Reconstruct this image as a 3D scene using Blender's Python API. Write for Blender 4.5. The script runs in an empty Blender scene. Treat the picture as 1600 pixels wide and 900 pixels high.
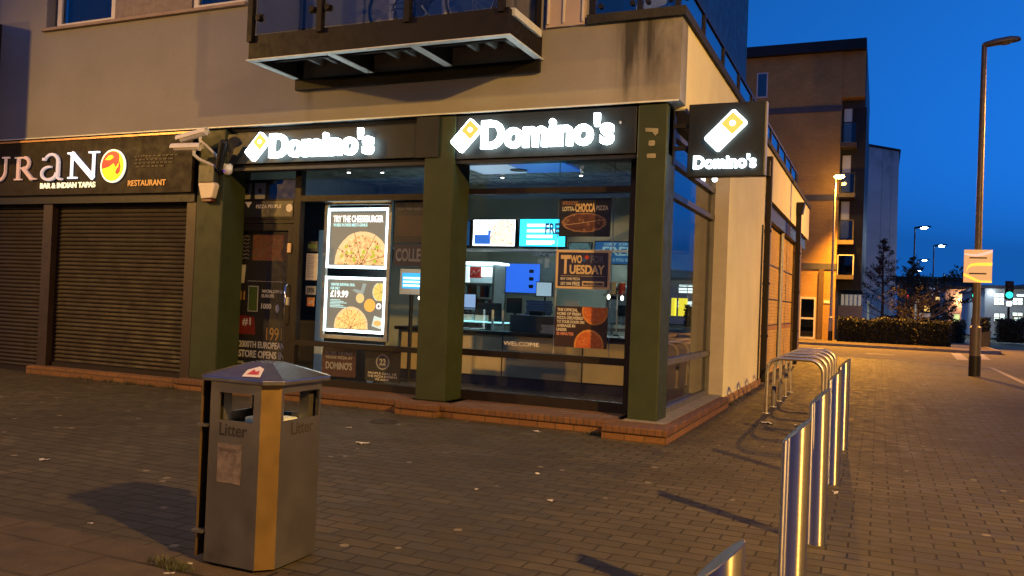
import bpy, bmesh, math, random
from mathutils import Vector, Matrix
R = math.radians
random.seed(7)
scene = bpy.context.scene
C = scene.collection
F_PX, EYE = 1315.0, 1.4

# ------------------------------------------------------------------ camera, calibrated on the shopfront's vanishing points
def _cam_axes():
    d = lambda x, y: Vector((x - 800, 450 - y, -F_PX))
    vx, vy, sl = 1373, 493, .0394
    Y = d(vx, vy).normalized()
    U = Y.cross(-d(0, vy - sl * vx)).normalized()
    if U.y < 0: U = -U
    return Y.cross(U), Y, U
AX, AY, AZ = _cam_axes()
CAM_ROT = Matrix((AX, AY, AZ))
def P(px, py, ax, val):
    """Point of the photograph on the world plane axis = val."""
    r = CAM_ROT @ Vector((px - 800, 450 - py, -F_PX))
    o = Vector((0, 0, EYE)); t = (val - o[ax]) / r[ax]
    return o + t * r
cam = bpy.data.cameras.new('camera'); camo = bpy.data.objects.new('camera', cam); C.objects.link(camo)
camo.matrix_world = Matrix.Translation((0, 0, EYE)) @ CAM_ROT.to_4x4()
cam.sensor_width = 36; cam.lens = 36 * F_PX / 1600; cam.clip_start = .05; cam.clip_end = 3000
scene.camera = camo
scene.render.resolution_x, scene.render.resolution_y = 1024, 576
scene.view_settings.view_transform = 'Standard'; scene.view_settings.look = 'None'
scene.view_settings.exposure = 0; scene.view_settings.gamma = 1
scene.render.engine = 'CYCLES'
cy = scene.cycles
cy.use_denoising = True; cy.max_bounces = 8; cy.transparent_max_bounces = 16; cy.glossy_bounces = 4
cy.caustics_reflective = False; cy.caustics_refractive = False; cy.sample_clamp_indirect = 4
try: cy.denoising_prefilter = 'ACCURATE'
except Exception: pass

# ------------------------------------------------------------------ materials
MATS = {}
def newmat(name):
    m = bpy.data.materials.new(name); m.use_nodes = True; nt = m.node_tree
    return m, nt, nt.nodes['Principled BSDF']
def N(nt, t, **k):
    n = nt.nodes.new(t)
    for a, v in k.items():
        if a in n.inputs.keys(): n.inputs[a].default_value = v
        else: setattr(n, a, v)
    return n
def c4(c): return (c[0], c[1], c[2], 1)
def mixc(nt, fac, a, b, mode='MIX'):
    m = nt.nodes.new('ShaderNodeMix'); m.data_type = 'RGBA'; m.blend_type = mode
    def put(i, v):
        if hasattr(v, 'links'): nt.links.new(v, m.inputs[i])
        else: m.inputs[i].default_value = c4(v) if i > 0 else v
    put(0, fac); put(6, a); put(7, b)
    return m.outputs[2]
def ramp(nt, src, a, b):
    r = nt.nodes.new('ShaderNodeMapRange'); r.inputs[1].default_value = a; r.inputs[2].default_value = b
    nt.links.new(src, r.inputs[0]); return r.outputs[0]
def noise(nt, co, scale, detail=4, rough=.55):
    n = N(nt, 'ShaderNodeTexNoise'); n.inputs['Scale'].default_value = scale; n.inputs['Detail'].default_value = detail
    n.inputs['Roughness'].default_value = rough
    if co: nt.links.new(co, n.inputs['Vector'])
    return n.outputs[0]
def objco(nt): return nt.nodes.new('ShaderNodeTexCoord').outputs['Object']
def scaled(nt, co, s):
    m = nt.nodes.new('ShaderNodeMapping'); m.inputs['Scale'].default_value = s; nt.links.new(co, m.inputs['Vector']); return m.outputs[0]
def bump(nt, b, h, strength, dist=.01):
    n = nt.nodes.new('ShaderNodeBump'); n.inputs['Strength'].default_value = strength; n.inputs['Distance'].default_value = dist
    nt.links.new(h, n.inputs['Height']); nt.links.new(n.outputs[0], b.inputs['Normal'])
def pm(name, col, rough=.6, metal=0, var=.18, scale=6, bmp=0, bscale=60, spec=.5):
    """A plain surface with cloudy wear in colour and gloss."""
    if name in MATS: return MATS[name]
    m, nt, b = newmat(name); co = objco(nt)
    n1 = noise(nt, co, scale, 6, .62)
    col2 = tuple(x * (1 - var) for x in col); col1 = tuple(min(1, x * (1 + var)) for x in col)
    nt.links.new(mixc(nt, ramp(nt, n1, .3, .7), col2, col1), b.inputs['Base Color'])
    rr = nt.nodes.new('ShaderNodeMapRange'); nt.links.new(noise(nt, co, scale * 2.3, 4), rr.inputs[0])
    rr.inputs[1].default_value = .3; rr.inputs[2].default_value = .7
    rr.inputs[3].default_value = max(.02, rough * .82); rr.inputs[4].default_value = min(1, rough * 1.15)
    nt.links.new(rr.outputs[0], b.inputs['Roughness'])
    b.inputs['Metallic'].default_value = metal; b.inputs['Specular IOR Level'].default_value = spec
    if bmp: bump(nt, b, noise(nt, co, bscale, 5, .65), bmp, .01)
    MATS[name] = m; return m
def em(name, col, strength, base=None):
    if name in MATS: return MATS[name]
    m, nt, b = newmat(name)
    b.inputs['Base Color'].default_value = c4(base or tuple(min(.8, x) for x in col))
    b.inputs['Emission Color'].default_value = c4(col); b.inputs['Emission Strength'].default_value = strength
    b.inputs['Roughness'].default_value = .35
    MATS[name] = m; return m
def glass(name, tint=(.86, .9, .9), f0=.05, rough=0.0):
    if name in MATS: return MATS[name]
    m = bpy.data.materials.new(name); m.use_nodes = True; nt = m.node_tree; nt.nodes.clear()
    out = nt.nodes.new('ShaderNodeOutputMaterial')
    t = nt.nodes.new('ShaderNodeBsdfTransparent'); t.inputs[0].default_value = c4(tint)
    g = nt.nodes.new('ShaderNodeBsdfGlossy'); g.inputs['Roughness'].default_value = rough
    lw = nt.nodes.new('ShaderNodeLayerWeight'); lw.inputs['Blend'].default_value = .5
    p = N(nt, 'ShaderNodeMath', operation='POWER'); nt.links.new(lw.outputs['Facing'], p.inputs[0]); p.inputs[1].default_value = 4.5
    a = N(nt, 'ShaderNodeMath', operation='MULTIPLY_ADD'); nt.links.new(p.outputs[0], a.inputs[0])
    a.inputs[1].default_value = 1 - f0; a.inputs[2].default_value = f0
    mx = nt.nodes.new('ShaderNodeMixShader'); nt.links.new(a.outputs[0], mx.inputs[0])
    nt.links.new(t.outputs[0], mx.inputs[1]); nt.links.new(g.outputs[0], mx.inputs[2]); nt.links.new(mx.outputs[0], out.inputs[0])
    MATS[name] = m; return m
def brick(name, c1, c2, mortar, w=.225, h=.075, plane='xz', rough=.85, mort=.012, offset=.5, bmpd=.006, dirt=.35):
    if name in MATS: return MATS[name]
    m, nt, b = newmat(name); co = objco(nt)
    s = nt.nodes.new('ShaderNodeSeparateXYZ'); nt.links.new(co, s.inputs[0])
    k = nt.nodes.new('ShaderNodeCombineXYZ'); idx = {'x': 0, 'y': 1, 'z': 2}
    nt.links.new(s.outputs[idx[plane[0]]], k.inputs[0]); nt.links.new(s.outputs[idx[plane[1]]], k.inputs[1])
    t = nt.nodes.new('ShaderNodeTexBrick'); nt.links.new(k.outputs[0], t.inputs['Vector'])
    t.offset = offset; t.inputs['Scale'].default_value = 1; t.inputs['Brick Width'].default_value = w; t.inputs['Row Height'].default_value = h
    t.inputs['Mortar Size'].default_value = mort / 2; t.inputs['Mortar Smooth'].default_value = .3; t.inputs['Bias'].default_value = 0
    t.inputs['Color1'].default_value = c4(c1); t.inputs['Color2'].default_value = c4(c2); t.inputs['Mortar'].default_value = c4(mortar)
    big = noise(nt, co, 1.3, 6, .6); fine = noise(nt, co, 38, 5, .7)
    cc = mixc(nt, ramp(nt, big, .35, .75), t.outputs['Color'], tuple(x * (1 - dirt) for x in c1), 'MIX')
    cc = mixc(nt, .55, cc, mixc(nt, ramp(nt, fine, .25, .8), (.35, .35, .35), (1.3, 1.25, 1.2)), 'MULTIPLY')
    nt.links.new(cc, b.inputs['Base Color']); b.inputs['Roughness'].default_value = rough
    inv = N(nt, 'ShaderNodeMath', operation='SUBTRACT'); inv.inputs[0].default_value = 1; nt.links.new(t.outputs['Fac'], inv.inputs[1])
    ad = N(nt, 'ShaderNodeMath', operation='MULTIPLY_ADD'); nt.links.new(fine, ad.inputs[0]); ad.inputs[1].default_value = .35; nt.links.new(inv.outputs[0], ad.inputs[2])
    bump(nt, b, ad.outputs[0], .8, bmpd)
    MATS[name] = m; return m
def paving(name, c1, c2, mortar, w, h, stain=.5, mort=.007, wob_=.02):
    """Worn concrete blocks in staggered rows: uneven blocks, gum spots, greasy patches."""
    m, nt, b = newmat(name); co = objco(nt)
    wob = nt.nodes.new('ShaderNodeTexNoise'); wob.inputs['Scale'].default_value = 2.2; nt.links.new(co, wob.inputs['Vector'])
    wm = N(nt, 'ShaderNodeVectorMath', operation='MULTIPLY_ADD'); nt.links.new(wob.outputs['Color'], wm.inputs[0]); wm.inputs[1].default_value = (wob_, wob_, 0); nt.links.new(co, wm.inputs[2])
    t = nt.nodes.new('ShaderNodeTexBrick'); nt.links.new(wm.outputs[0], t.inputs['Vector']); t.offset = .5
    t.inputs['Scale'].default_value = 1; t.inputs['Brick Width'].default_value = w; t.inputs['Row Height'].default_value = h
    t.inputs['Mortar Size'].default_value = mort; t.inputs['Mortar Smooth'].default_value = .35; t.inputs['Bias'].default_value = -.1
    t.inputs['Color1'].default_value = c4(c1); t.inputs['Color2'].default_value = c4(c2); t.inputs['Mortar'].default_value = c4(mortar)
    big = noise(nt, co, .55, 7, .62); mid = noise(nt, co, 4.5, 6, .7); fine = noise(nt, co, 120, 4, .7)
    cc = mixc(nt, ramp(nt, big, .38, .68), t.outputs['Color'], tuple(x * stain for x in c1))
    cc = mixc(nt, .75, cc, mixc(nt, ramp(nt, mid, .25, .75), (.55, .54, .52), (1.3, 1.28, 1.25)), 'MULTIPLY')
    cc = mixc(nt, .7, cc, mixc(nt, ramp(nt, fine, .2, .8), (.5, .5, .5), (1.45, 1.45, 1.45)), 'MULTIPLY')
    v = nt.nodes.new('ShaderNodeTexVoronoi'); v.inputs['Scale'].default_value = 3.1; nt.links.new(co, v.inputs['Vector'])
    gum = N(nt, 'ShaderNodeMath', operation='LESS_THAN'); nt.links.new(v.outputs['Distance'], gum.inputs[0]); gum.inputs[1].default_value = .085
    cc = mixc(nt, gum.outputs[0], cc, tuple(x * 2.0 for x in c1))
    nt.links.new(cc, b.inputs['Base Color'])
    rr = nt.nodes.new('ShaderNodeMapRange'); nt.links.new(mid, rr.inputs[0]); rr.inputs[1].default_value = .3; rr.inputs[2].default_value = .7
    rr.inputs[3].default_value = .55; rr.inputs[4].default_value = .9; nt.links.new(rr.outputs[0], b.inputs['Roughness'])
    inv = N(nt, 'ShaderNodeMath', operation='MULTIPLY_ADD'); nt.links.new(t.outputs['Fac'], inv.inputs[0]); inv.inputs[1].default_value = -1.0
    ad = N(nt, 'ShaderNodeMath', operation='MULTIPLY_ADD'); nt.links.new(fine, ad.inputs[0]); ad.inputs[1].default_value = .25; nt.links.new(mid, ad.inputs[2])
    nt.links.new(ad.outputs[0], inv.inputs[2])
    bump(nt, b, inv.outputs[0], .9, .007)
    b.inputs['Specular IOR Level'].default_value = .12
    MATS[name] = m; return m
def render_wall(name, col, stains=()):
    """Painted render: faint blotches, grime below the coping where the given streaks run (x centre, width, z from, z to)."""
    m, nt, b = newmat(name); co = objco(nt)
    n1 = noise(nt, co, .9, 7, .6); n2 = noise(nt, co, 26, 5, .7)
    cc = mixc(nt, ramp(nt, n1, .3, .72), tuple(x * .86 for x in col), tuple(x * 1.06 for x in col))
    cc = mixc(nt, .35, cc, mixc(nt, ramp(nt, n2, .3, .7), (.8, .8, .8), (1.12, 1.12, 1.12)), 'MULTIPLY')
    sep = nt.nodes.new('ShaderNodeSeparateXYZ'); nt.links.new(co, sep.inputs[0])
    streak = noise(nt, scaled(nt, co, (9, 9, .7)), 1.0, 6, .65)
    soft = noise(nt, scaled(nt, co, (3, 3, 1.2)), 1.0, 5, .6)
    for (xc, w, z0, z1, amt) in stains:
        dx = N(nt, 'ShaderNodeMath', operation='SUBTRACT'); nt.links.new(sep.outputs[0], dx.inputs[0]); dx.inputs[1].default_value = xc
        ab = N(nt, 'ShaderNodeMath', operation='ABSOLUTE'); nt.links.new(dx.outputs[0], ab.inputs[0])
        fx = nt.nodes.new('ShaderNodeMapRange'); nt.links.new(ab.outputs[0], fx.inputs[0]); fx.inputs[1].default_value = w; fx.inputs[2].default_value = 0; fx.inputs[3].default_value = 0; fx.inputs[4].default_value = 1
        fz = nt.nodes.new('ShaderNodeMapRange'); nt.links.new(sep.outputs[2], fz.inputs[0]); fz.inputs[1].default_value = z0; fz.inputs[2].default_value = z1
        m1 = N(nt, 'ShaderNodeMath', operation='MULTIPLY'); nt.links.new(fx.outputs[0], m1.inputs[0]); nt.links.new(fz.outputs[0], m1.inputs[1])
        m2 = N(nt, 'ShaderNodeMath', operation='MULTIPLY'); nt.links.new(m1.outputs[0], m2.inputs[0]); nt.links.new(ramp(nt, streak if w < .4 else soft, .3, .62), m2.inputs[1])
        m3 = N(nt, 'ShaderNodeMath', operation='MULTIPLY'); m3.use_clamp = True; nt.links.new(m2.outputs[0], m3.inputs[0]); m3.inputs[1].default_value = amt
        cc = mixc(nt, m3.outputs[0], cc, tuple(x * .16 for x in col))
    nt.links.new(cc, b.inputs['Base Color']); b.inputs['Roughness'].default_value = .9
    bump(nt, b, n2, .25, .006)
    MATS[name] = m; return m
def pizza_mat(name, a, b_, c, glow=0, scale=26):
    m, nt, b = newmat(name); co = objco(nt)
    n = noise(nt, co, scale, 6, .7); v = nt.nodes.new('ShaderNodeTexVoronoi'); v.inputs['Scale'].default_value = scale * 1.1; nt.links.new(co, v.inputs['Vector'])
    cc = mixc(nt, ramp(nt, n, .35, .65), a, b_)
    cc = mixc(nt, ramp(nt, v.outputs['Distance'], .32, .2), cc, c)
    nt.links.new(cc, b.inputs['Base Color']); b.inputs['Roughness'].default_value = .5
    if glow: nt.links.new(cc, b.inputs['Emission Color']); b.inputs['Emission Strength'].default_value = glow
    MATS[name] = m; return m
def leafmat(name, a, b_, rough=.55):
    m, nt, b = newmat(name)
    n = noise(nt, objco(nt), 5, 3); f = noise(nt, objco(nt), 55, 2)
    cc = mixc(nt, ramp(nt, n, .3, .7), a, b_); cc = mixc(nt, .6, cc, mixc(nt, ramp(nt, f, .3, .7), (.45, .45, .4), (1.5, 1.5, 1.3)), 'MULTIPLY')
    nt.links.new(cc, b.inputs['Base Color']); b.inputs['Roughness'].default_value = rough
    MATS[name] = m; return m

# ------------------------------------------------------------------ mesh helpers
class MB:
    def __init__(s): s.v = []; s.f = []; s.sm = []
    def add(s, vs, fs, smooth=False):
        o = len(s.v); s.v += [tuple(v) for v in vs]; s.f += [tuple(i + o for i in f) for f in fs]; s.sm += [smooth] * len(fs); return s
    def box(s, x0, x1, y0, y1, z0, z1):
        x0, x1 = sorted((x0, x1)); y0, y1 = sorted((y0, y1)); z0, z1 = sorted((z0, z1))
        return s.add([(x0, y0, z0), (x1, y0, z0), (x1, y1, z0), (x0, y1, z0), (x0, y0, z1), (x1, y0, z1), (x1, y1, z1), (x0, y1, z1)],
                     [(0, 3, 2, 1), (4, 5, 6, 7), (0, 1, 5, 4), (1, 2, 6, 5), (2, 3, 7, 6), (3, 0, 4, 7)])
    def prism(s, poly, a, b, axis=1):
        """poly: 2-D outline in the two other axes (x,z for axis 1; y,z for axis 0; x,y for axis 2), from a to b along axis."""
        def pt(p, t): return {0: (t, p[0], p[1]), 1: (p[0], t, p[1]), 2: (p[0], p[1], t)}[axis]
        n = len(poly); vs = [pt(p, a) for p in poly] + [pt(p, b) for p in poly]
        fs = [tuple(range(n)), tuple(range(2 * n - 1, n - 1, -1))] + [(i, i + n, (i + 1) % n + n, (i + 1) % n) for i in range(n)]
        return s.add(vs, fs)
    def ring(s, p0, p1, r0, r1, n=16, cap=True, smooth=True):
        p0 = Vector(p0); p1 = Vector(p1); d = (p1 - p0).normalized()
        u = d.orthogonal().normalized(); w = d.cross(u)
        vs = []
        for p, r in ((p0, r0), (p1, r1)):
            for i in range(n):
                a = 2 * math.pi * i / n; vs.append(p + (u * math.cos(a) + w * math.sin(a)) * r)
        s.add(vs, [(i, (i + 1) % n, (i + 1) % n + n, i + n) for i in range(n)], smooth)
        if cap: s.add(vs, [tuple(range(n - 1, -1, -1)), tuple(range(n, 2 * n))])
        return s
    def tube(s, pts, r, n=10, cap=True, closed=False):
        pts = [Vector(p) for p in pts]; L = len(pts); rs = r if isinstance(r, (list, tuple)) else [r] * L
        vs = []; u = None
        for i, p in enumerate(pts):
            if closed: d = pts[(i + 1) % L] - pts[i - 1]
            else: d = pts[min(i + 1, L - 1)] - pts[max(i - 1, 0)]
            d.normalize()
            if u is None: u = d.orthogonal().normalized()
            else: u = (u - d * u.dot(d)).normalized()
            w = d.cross(u)
            for k in range(n):
                a = 2 * math.pi * k / n; vs.append(p + (u * math.cos(a) + w * math.sin(a)) * rs[i])
        fs = []
        for i in range(L if closed else L - 1):
            j = (i + 1) % L
            fs += [(i * n + k, i * n + (k + 1) % n, j * n + (k + 1) % n, j * n + k) for k in range(n)]
        s.add(vs, fs, True)
        if cap and not closed: s.add(vs, [tuple(range(n - 1, -1, -1)), tuple(range((L - 1) * n, L * n))])
        return s
    def ball(s, c, r, n=12, m=8, sc=(1, 1, 1), zmin=-1):
        vs = []; 
        for j in range(m + 1):
            t = math.pi * j / m; z = max(math.cos(t), zmin)
            for i in range(n):
                a = 2 * math.pi * i / n; vs.append((c[0] + r * sc[0] * math.sin(t) * math.cos(a), c[1] + r * sc[1] * math.sin(t) * math.sin(a), c[2] + r * sc[2] * z))
        return s.add(vs, [(j * n + i, (j + 1) * n + i, (j + 1) * n + (i + 1) % n, j * n + (i + 1) % n) for j in range(m) for i in range(n)], True)
    def quad(s, a, b, c, d): return s.add([a, b, c, d], [(0, 1, 2, 3)])
    def build(s, name, mat, parent=None, bevel=0, local=False):
        off = Vector((0, 0, 0))
        if parent is not None and not local: off = world_loc(parent)
        me = bpy.data.meshes.new(name); me.from_pydata([Vector(v) - off for v in s.v], [], s.f)
        me.polygons.foreach_set('use_smooth', s.sm); me.materials.append(mat); me.validate(); me.update()
        return link(name, me, parent, bevel)
def link(name, me, parent=None, bevel=0):
    o = bpy.data.objects.new(name, me); C.objects.link(o)
    if parent is not None: o.parent = parent
    if bevel:
        bv = o.modifiers.new('bevel', 'BEVEL'); bv.width = bevel; bv.segments = 2; bv.limit_method = 'ANGLE'; bv.angle_limit = R(40)
    return o
def world_loc(o):
    v = Vector((0, 0, 0))
    while o is not None: v = v + o.location; o = o.parent
    return v
def tag(o, label=None, cat=None, group=None, kind=None):
    if label: o['label'] = label
    if cat: o['category'] = cat
    if group: o['group'] = group
    if kind: o['kind'] = kind
    return o
def thing(name, label, cat, loc=(0, 0, 0), group=None):
    o = bpy.data.objects.new(name, None); C.objects.link(o); o.location = loc; o.empty_display_size = .2
    return tag(o, label, cat, group)
def copy_tree(o, parent=None):
    c = o.copy(); C.objects.link(c)
    if parent is not None: c.parent = parent
    for ch in list(o.children): copy_tree(ch, c)
    return c
def bx(name, mat, parent, *a, bevel=0): return MB().box(*a).build(name, mat, parent, bevel)
TXT = {}
def text_mesh(body, bold=0, depth=.004, bev=0):
    k = (body, bold, depth, bev)
    if k in TXT: return TXT[k]
    cu = bpy.data.curves.new('lettering', 'FONT'); cu.body = body; cu.size = 1; cu.offset = bold; cu.space_character = 1.0 + max(0, bold - .035) * 5; cu.extrude = depth; cu.bevel_depth = bev; cu.resolution_u = 4
    ob = bpy.data.objects.new('lettering', cu); C.objects.link(ob)
    dg = bpy.context.evaluated_depsgraph_get()
    me = bpy.data.meshes.new_from_object(ob.evaluated_get(dg))
    vs = [tuple(v.co) for v in me.vertices]; fs = [tuple(p.vertices) for p in me.polygons]
    bpy.data.objects.remove(ob); bpy.data.curves.remove(cu); bpy.data.meshes.remove(me)
    TXT[k] = (vs, fs); return TXT[k]
def put_text(mb, body, x0, x1, z0, z1, y, bold=0, thick=.004, face='-y', rot=0, bev=0):
    """Lettering that fills the given box on a vertical plane (facing -y or -x or +x)."""
    vs, fs = text_mesh(body, bold, .01, bev)
    a0, a1 = min(v[0] for v in vs), max(v[0] for v in vs); b0, b1 = min(v[1] for v in vs), max(v[1] for v in vs); c0, c1 = min(v[2] for v in vs), max(v[2] for v in vs)
    out = []
    xc, zc = (x0 + x1) / 2, (z0 + z1) / 2
    for v in vs:
        u = x0 + (v[0] - a0) / (a1 - a0) * (x1 - x0); w = z0 + (v[1] - b0) / (b1 - b0) * (z1 - z0); d = y - (v[2] - c0) / (c1 - c0) * thick
        if rot:
            du, dw = u - xc, w - zc; u = xc + du * math.cos(rot) - dw * math.sin(rot); w = zc + du * math.sin(rot) + dw * math.cos(rot)
        out.append((u, d, w) if face == '-y' else ((y + (y - d), u, w) if face == '+x' else (d, -u, w)))
    mb.add(out, fs); return mb
def words(name, lines, y, mat, parent, bold=.01, thick=.003, face='-y'):
    mb = MB()
    for l in lines: put_text(mb, l[0], l[1], l[2], l[3], l[4], y, l[5] if len(l) > 5 else bold, thick, face)
    return mb.build(name, mat, parent)
def clip(poly, x0, x1, z0, z1):
    def cut(pl, ax, v, keep):
        o = []
        for i in range(len(pl)):
            a, b = pl[i - 1], pl[i]; ia, ib = keep(a[ax]), keep(b[ax])
            if ia != ib:
                t = (v - a[ax]) / (b[ax] - a[ax]); o.append((a[0] + (b[0] - a[0]) * t, a[1] + (b[1] - a[1]) * t))
            if ib: o.append(b)
        return o
    for ax, v, k in ((0, x0, lambda q: q >= x0), (0, x1, lambda q: q <= x1), (1, z0, lambda q: q >= z0), (1, z1, lambda q: q <= z1)): poly = cut(poly, ax, v, k)
    return poly
def pizza(parent, cx, cz, r, box, y, crust, top, cutm, wob=.02, cuts=4, name='pizza_picture', squash=1):
    """A printed pizza, cropped by the poster's edge."""
    def disc(rad, jit):
        return [(cx + (rad + random.uniform(-jit, jit) * r) * math.cos(2 * math.pi * i / 56), cz + squash * (rad + random.uniform(-jit, jit) * r) * math.sin(2 * math.pi * i / 56)) for i in range(56)]
    a = MB().prism(clip(disc(r, wob * .5), *box), y, y - .002).build(name, crust, parent)
    MB().prism(clip(disc(r * .88, wob), *box), y - .002, y - .004).build('topping', top, a)
    mb = MB()
    for k in range(cuts):
        t = math.pi * k / cuts + .3; w = r * .008; dx, dz = math.cos(t), math.sin(t)
        q = clip([(cx - dx * r + dz * w, cz - squash * dz * r - dx * w), (cx + dx * r + dz * w, cz + squash * dz * r - dx * w), (cx + dx * r - dz * w, cz + squash * dz * r + dx * w), (cx - dx * r - dz * w, cz - squash * dz * r + dx * w)], *box)
        if len(q) > 2: mb.prism(q, y - .004, y - .005)
    if mb.v: mb.build('slice_cut', cutm, a)
    return a
def rrect(cx, cz, w, h, r, rot=0, n=6):
    out = []
    for sx, sz, a0 in ((1, 1, 0), (-1, 1, 90), (-1, -1, 180), (1, -1, 270)):
        for i in range(n + 1):
            a = R(a0 + 90 * i / n); out.append((sx * (w / 2 - r) + r * math.cos(a), sz * (h / 2 - r) + r * math.sin(a)))
    c, s = math.cos(rot), math.sin(rot)
    return [(cx + x * c - z * s, cz + x * s + z * c) for x, z in out]
def circ(cx, cz, r, n=28, rz=None): return [(cx + r * math.cos(2 * math.pi * i / n), cz + (rz or r) * math.sin(2 * math.pi * i / n)) for i in range(n)]

def spot(name, loc, target, power, col, ang, blend, rad=.12):
    l = bpy.data.lights.new(name, 'SPOT'); l.energy = power; l.color = col; l.spot_size = R(ang); l.spot_blend = blend; l.shadow_soft_size = rad
    o = bpy.data.objects.new(name, l); C.objects.link(o); o.location = loc; o.rotation_euler = (Vector(target) - Vector(loc)).to_track_quat('-Z', 'Y').to_euler(); return o
def point(name, loc, power, col, rad=.12):
    l = bpy.data.lights.new(name, 'POINT'); l.energy = power; l.color = col; l.shadow_soft_size = rad
    o = bpy.data.objects.new(name, l); C.objects.link(o); o.location = loc; return o

# ------------------------------------------------------------------ palette
FRAME = pm('dark_brown_frame', (.011, .008, .0065), .5, 0, .25, 9, 0, 60, .25)
BLACKMET = pm('black_metal', (.011, .011, .013), .5, 0, .2, 6, 0, 60, .3)
CHARCOAL = pm('charcoal_panel', (.014, .017, .018), .45, 0, .2, 4, 0, 60, .25)
GREEN = pm('olive_green_cladding', (.026, .036, .016), .55, 0, .15, 3, 0, 60, .25)
STEEL = pm('polished_steel', (.66, .65, .64), .09, 1, .06, 5)
BRUSHED = pm('brushed_steel', (.20, .195, .185), .40, .86, .16, 3, .10, 240)
def brushed(name, col, rough, aniso):
    m, nt, b = newmat(name); co = objco(nt)
    b.inputs['Base Color'].default_value = c4(col); b.inputs['Metallic'].default_value = 1; b.inputs['Anisotropic'].default_value = aniso; b.inputs['Anisotropic Rotation'].default_value = .25
    tg = nt.nodes.new('ShaderNodeTangent'); tg.direction_type = 'RADIAL'; tg.axis = 'Z'; nt.links.new(tg.outputs[0], b.inputs['Tangent'])
    rr = nt.nodes.new('ShaderNodeMapRange'); nt.links.new(noise(nt, scaled(nt, co, (2, 2, 30)), 3, 4), rr.inputs[0]); rr.inputs[3].default_value = rough * .85; rr.inputs[4].default_value = rough * 1.15; nt.links.new(rr.outputs[0], b.inputs['Roughness'])
    MATS[name] = m; return m
BOLLARD = brushed('satin_bollard_steel', (.68, .66, .62), .30, .93)
HOOP = pm('satin_hoop_steel', (.6, .55, .48), .34, .9, .1, 8)
GALV = pm('galvanised_steel', (.42, .43, .42), .5, .55, .18, 12)
PALE = pm('pale_painted_steel', (.55, .6, .6), .5, .1, .12, 8)
WHITE = pm('white_plastic', (.72, .71, .68), .4, 0, .06)
WHITEF = pm('white_window_frame', (.55, .53, .5), .45, 0, .08)
GREYP = pm('grey_render_panel', (.30, .28, .29), .8, 0, .1, 3)
CARDB = pm('black_print', (.016, .017, .02), .4, 0, .2)
NAVY = pm('navy_print', (.022, .022, .06), .45, 0, .2)
PRINTW = pm('off_white_print', (.62, .58, .52), .5, 0, .08)
PRINTT = pm('tan_print', (.62, .45, .26), .5, 0, .1)
PRINTR = pm('red_print', (.42, .045, .03), .5, 0, .15)
PRINTY = pm('ochre_print', (.5, .28, .05), .5, 0, .15)
GREYW = pm('interior_grey_wall', (.34, .36, .30), .7, 0, .08, 2)
BEIGE = pm('beige_counter_front', (.5, .40, .24), .5, 0, .1, 2)
DARKF = pm('dark_floor_tile', (.06, .06, .065), .3, 0, .2)
REDBRICK = brick('red_brick_step', (.19, .088, .028), (.13, .056, .019), (.05, .035, .022), .215, .075, 'xz', mort=.016)
REDBRICKY = brick('red_brick_step_side', (.19, .088, .028), (.13, .056, .019), (.05, .035, .022), .215, .075, 'yz', mort=.016)
REDTOP = brick('red_brick_tread', (.15, .066, .026), (.10, .044, .018), (.05, .035, .022), .075, .215, 'xy', mort=.016)
BUFFY = brick('buff_brick_side', (.55, .38, .11), (.46, .30, .08), (.32, .23, .10), .225, .075, 'yz')
BUFFX = brick('buff_brick_front', (.52, .32, .10), (.43, .25, .08), (.28, .19, .09), .225, .075, 'xz')
GLASS = glass('shop_glass', (.96, .97, .965), .04)
BALGLASS = glass('smoked_balcony_glass', (.72, .75, .78), .05, .02)
RAILGLASS = glass('railing_glass', (.5, .58, .62), .16, .02)

# ------------------------------------------------------------------ sky at dusk
SUN_EL, SUN_ROT = R(-2.2), R(60)
w = bpy.data.worlds.new('World'); scene.world = w; w.use_nodes = True
wn = w.node_tree; bg = wn.nodes['Background']
sky = wn.nodes.new('ShaderNodeTexSky'); sky.sky_type = 'NISHITA'; sky.sun_disc = False
sky.sun_elevation = SUN_EL; sky.sun_rotation = SUN_ROT; sky.ozone_density = 6; sky.air_density = 1.0; sky.dust_density = .2; sky.altitude = 0
sp_ = wn.nodes.new('ShaderNodeSeparateColor'); wn.links.new(sky.outputs[0], sp_.inputs[0])   # grade to the deep azure of late dusk
mx_ = wn.nodes.new('ShaderNodeMath'); mx_.operation = 'MAXIMUM'; mx_.inputs[1].default_value = .115; wn.links.new(sp_.outputs[2], mx_.inputs[0])
cb_ = wn.nodes.new('ShaderNodeCombineColor')
for ch_, k_ in ((0, .06), (1, .95), (2, 4.0)):
    mu = wn.nodes.new('ShaderNodeMath'); mu.operation = 'MULTIPLY'; mu.inputs[1].default_value = k_
    wn.links.new(mx_.outputs[0], mu.inputs[0]); wn.links.new(mu.outputs[0], cb_.inputs[ch_])
wn.links.new(cb_.outputs[0], bg.inputs['Color']); bg.inputs['Strength'].default_value = .9

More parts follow.
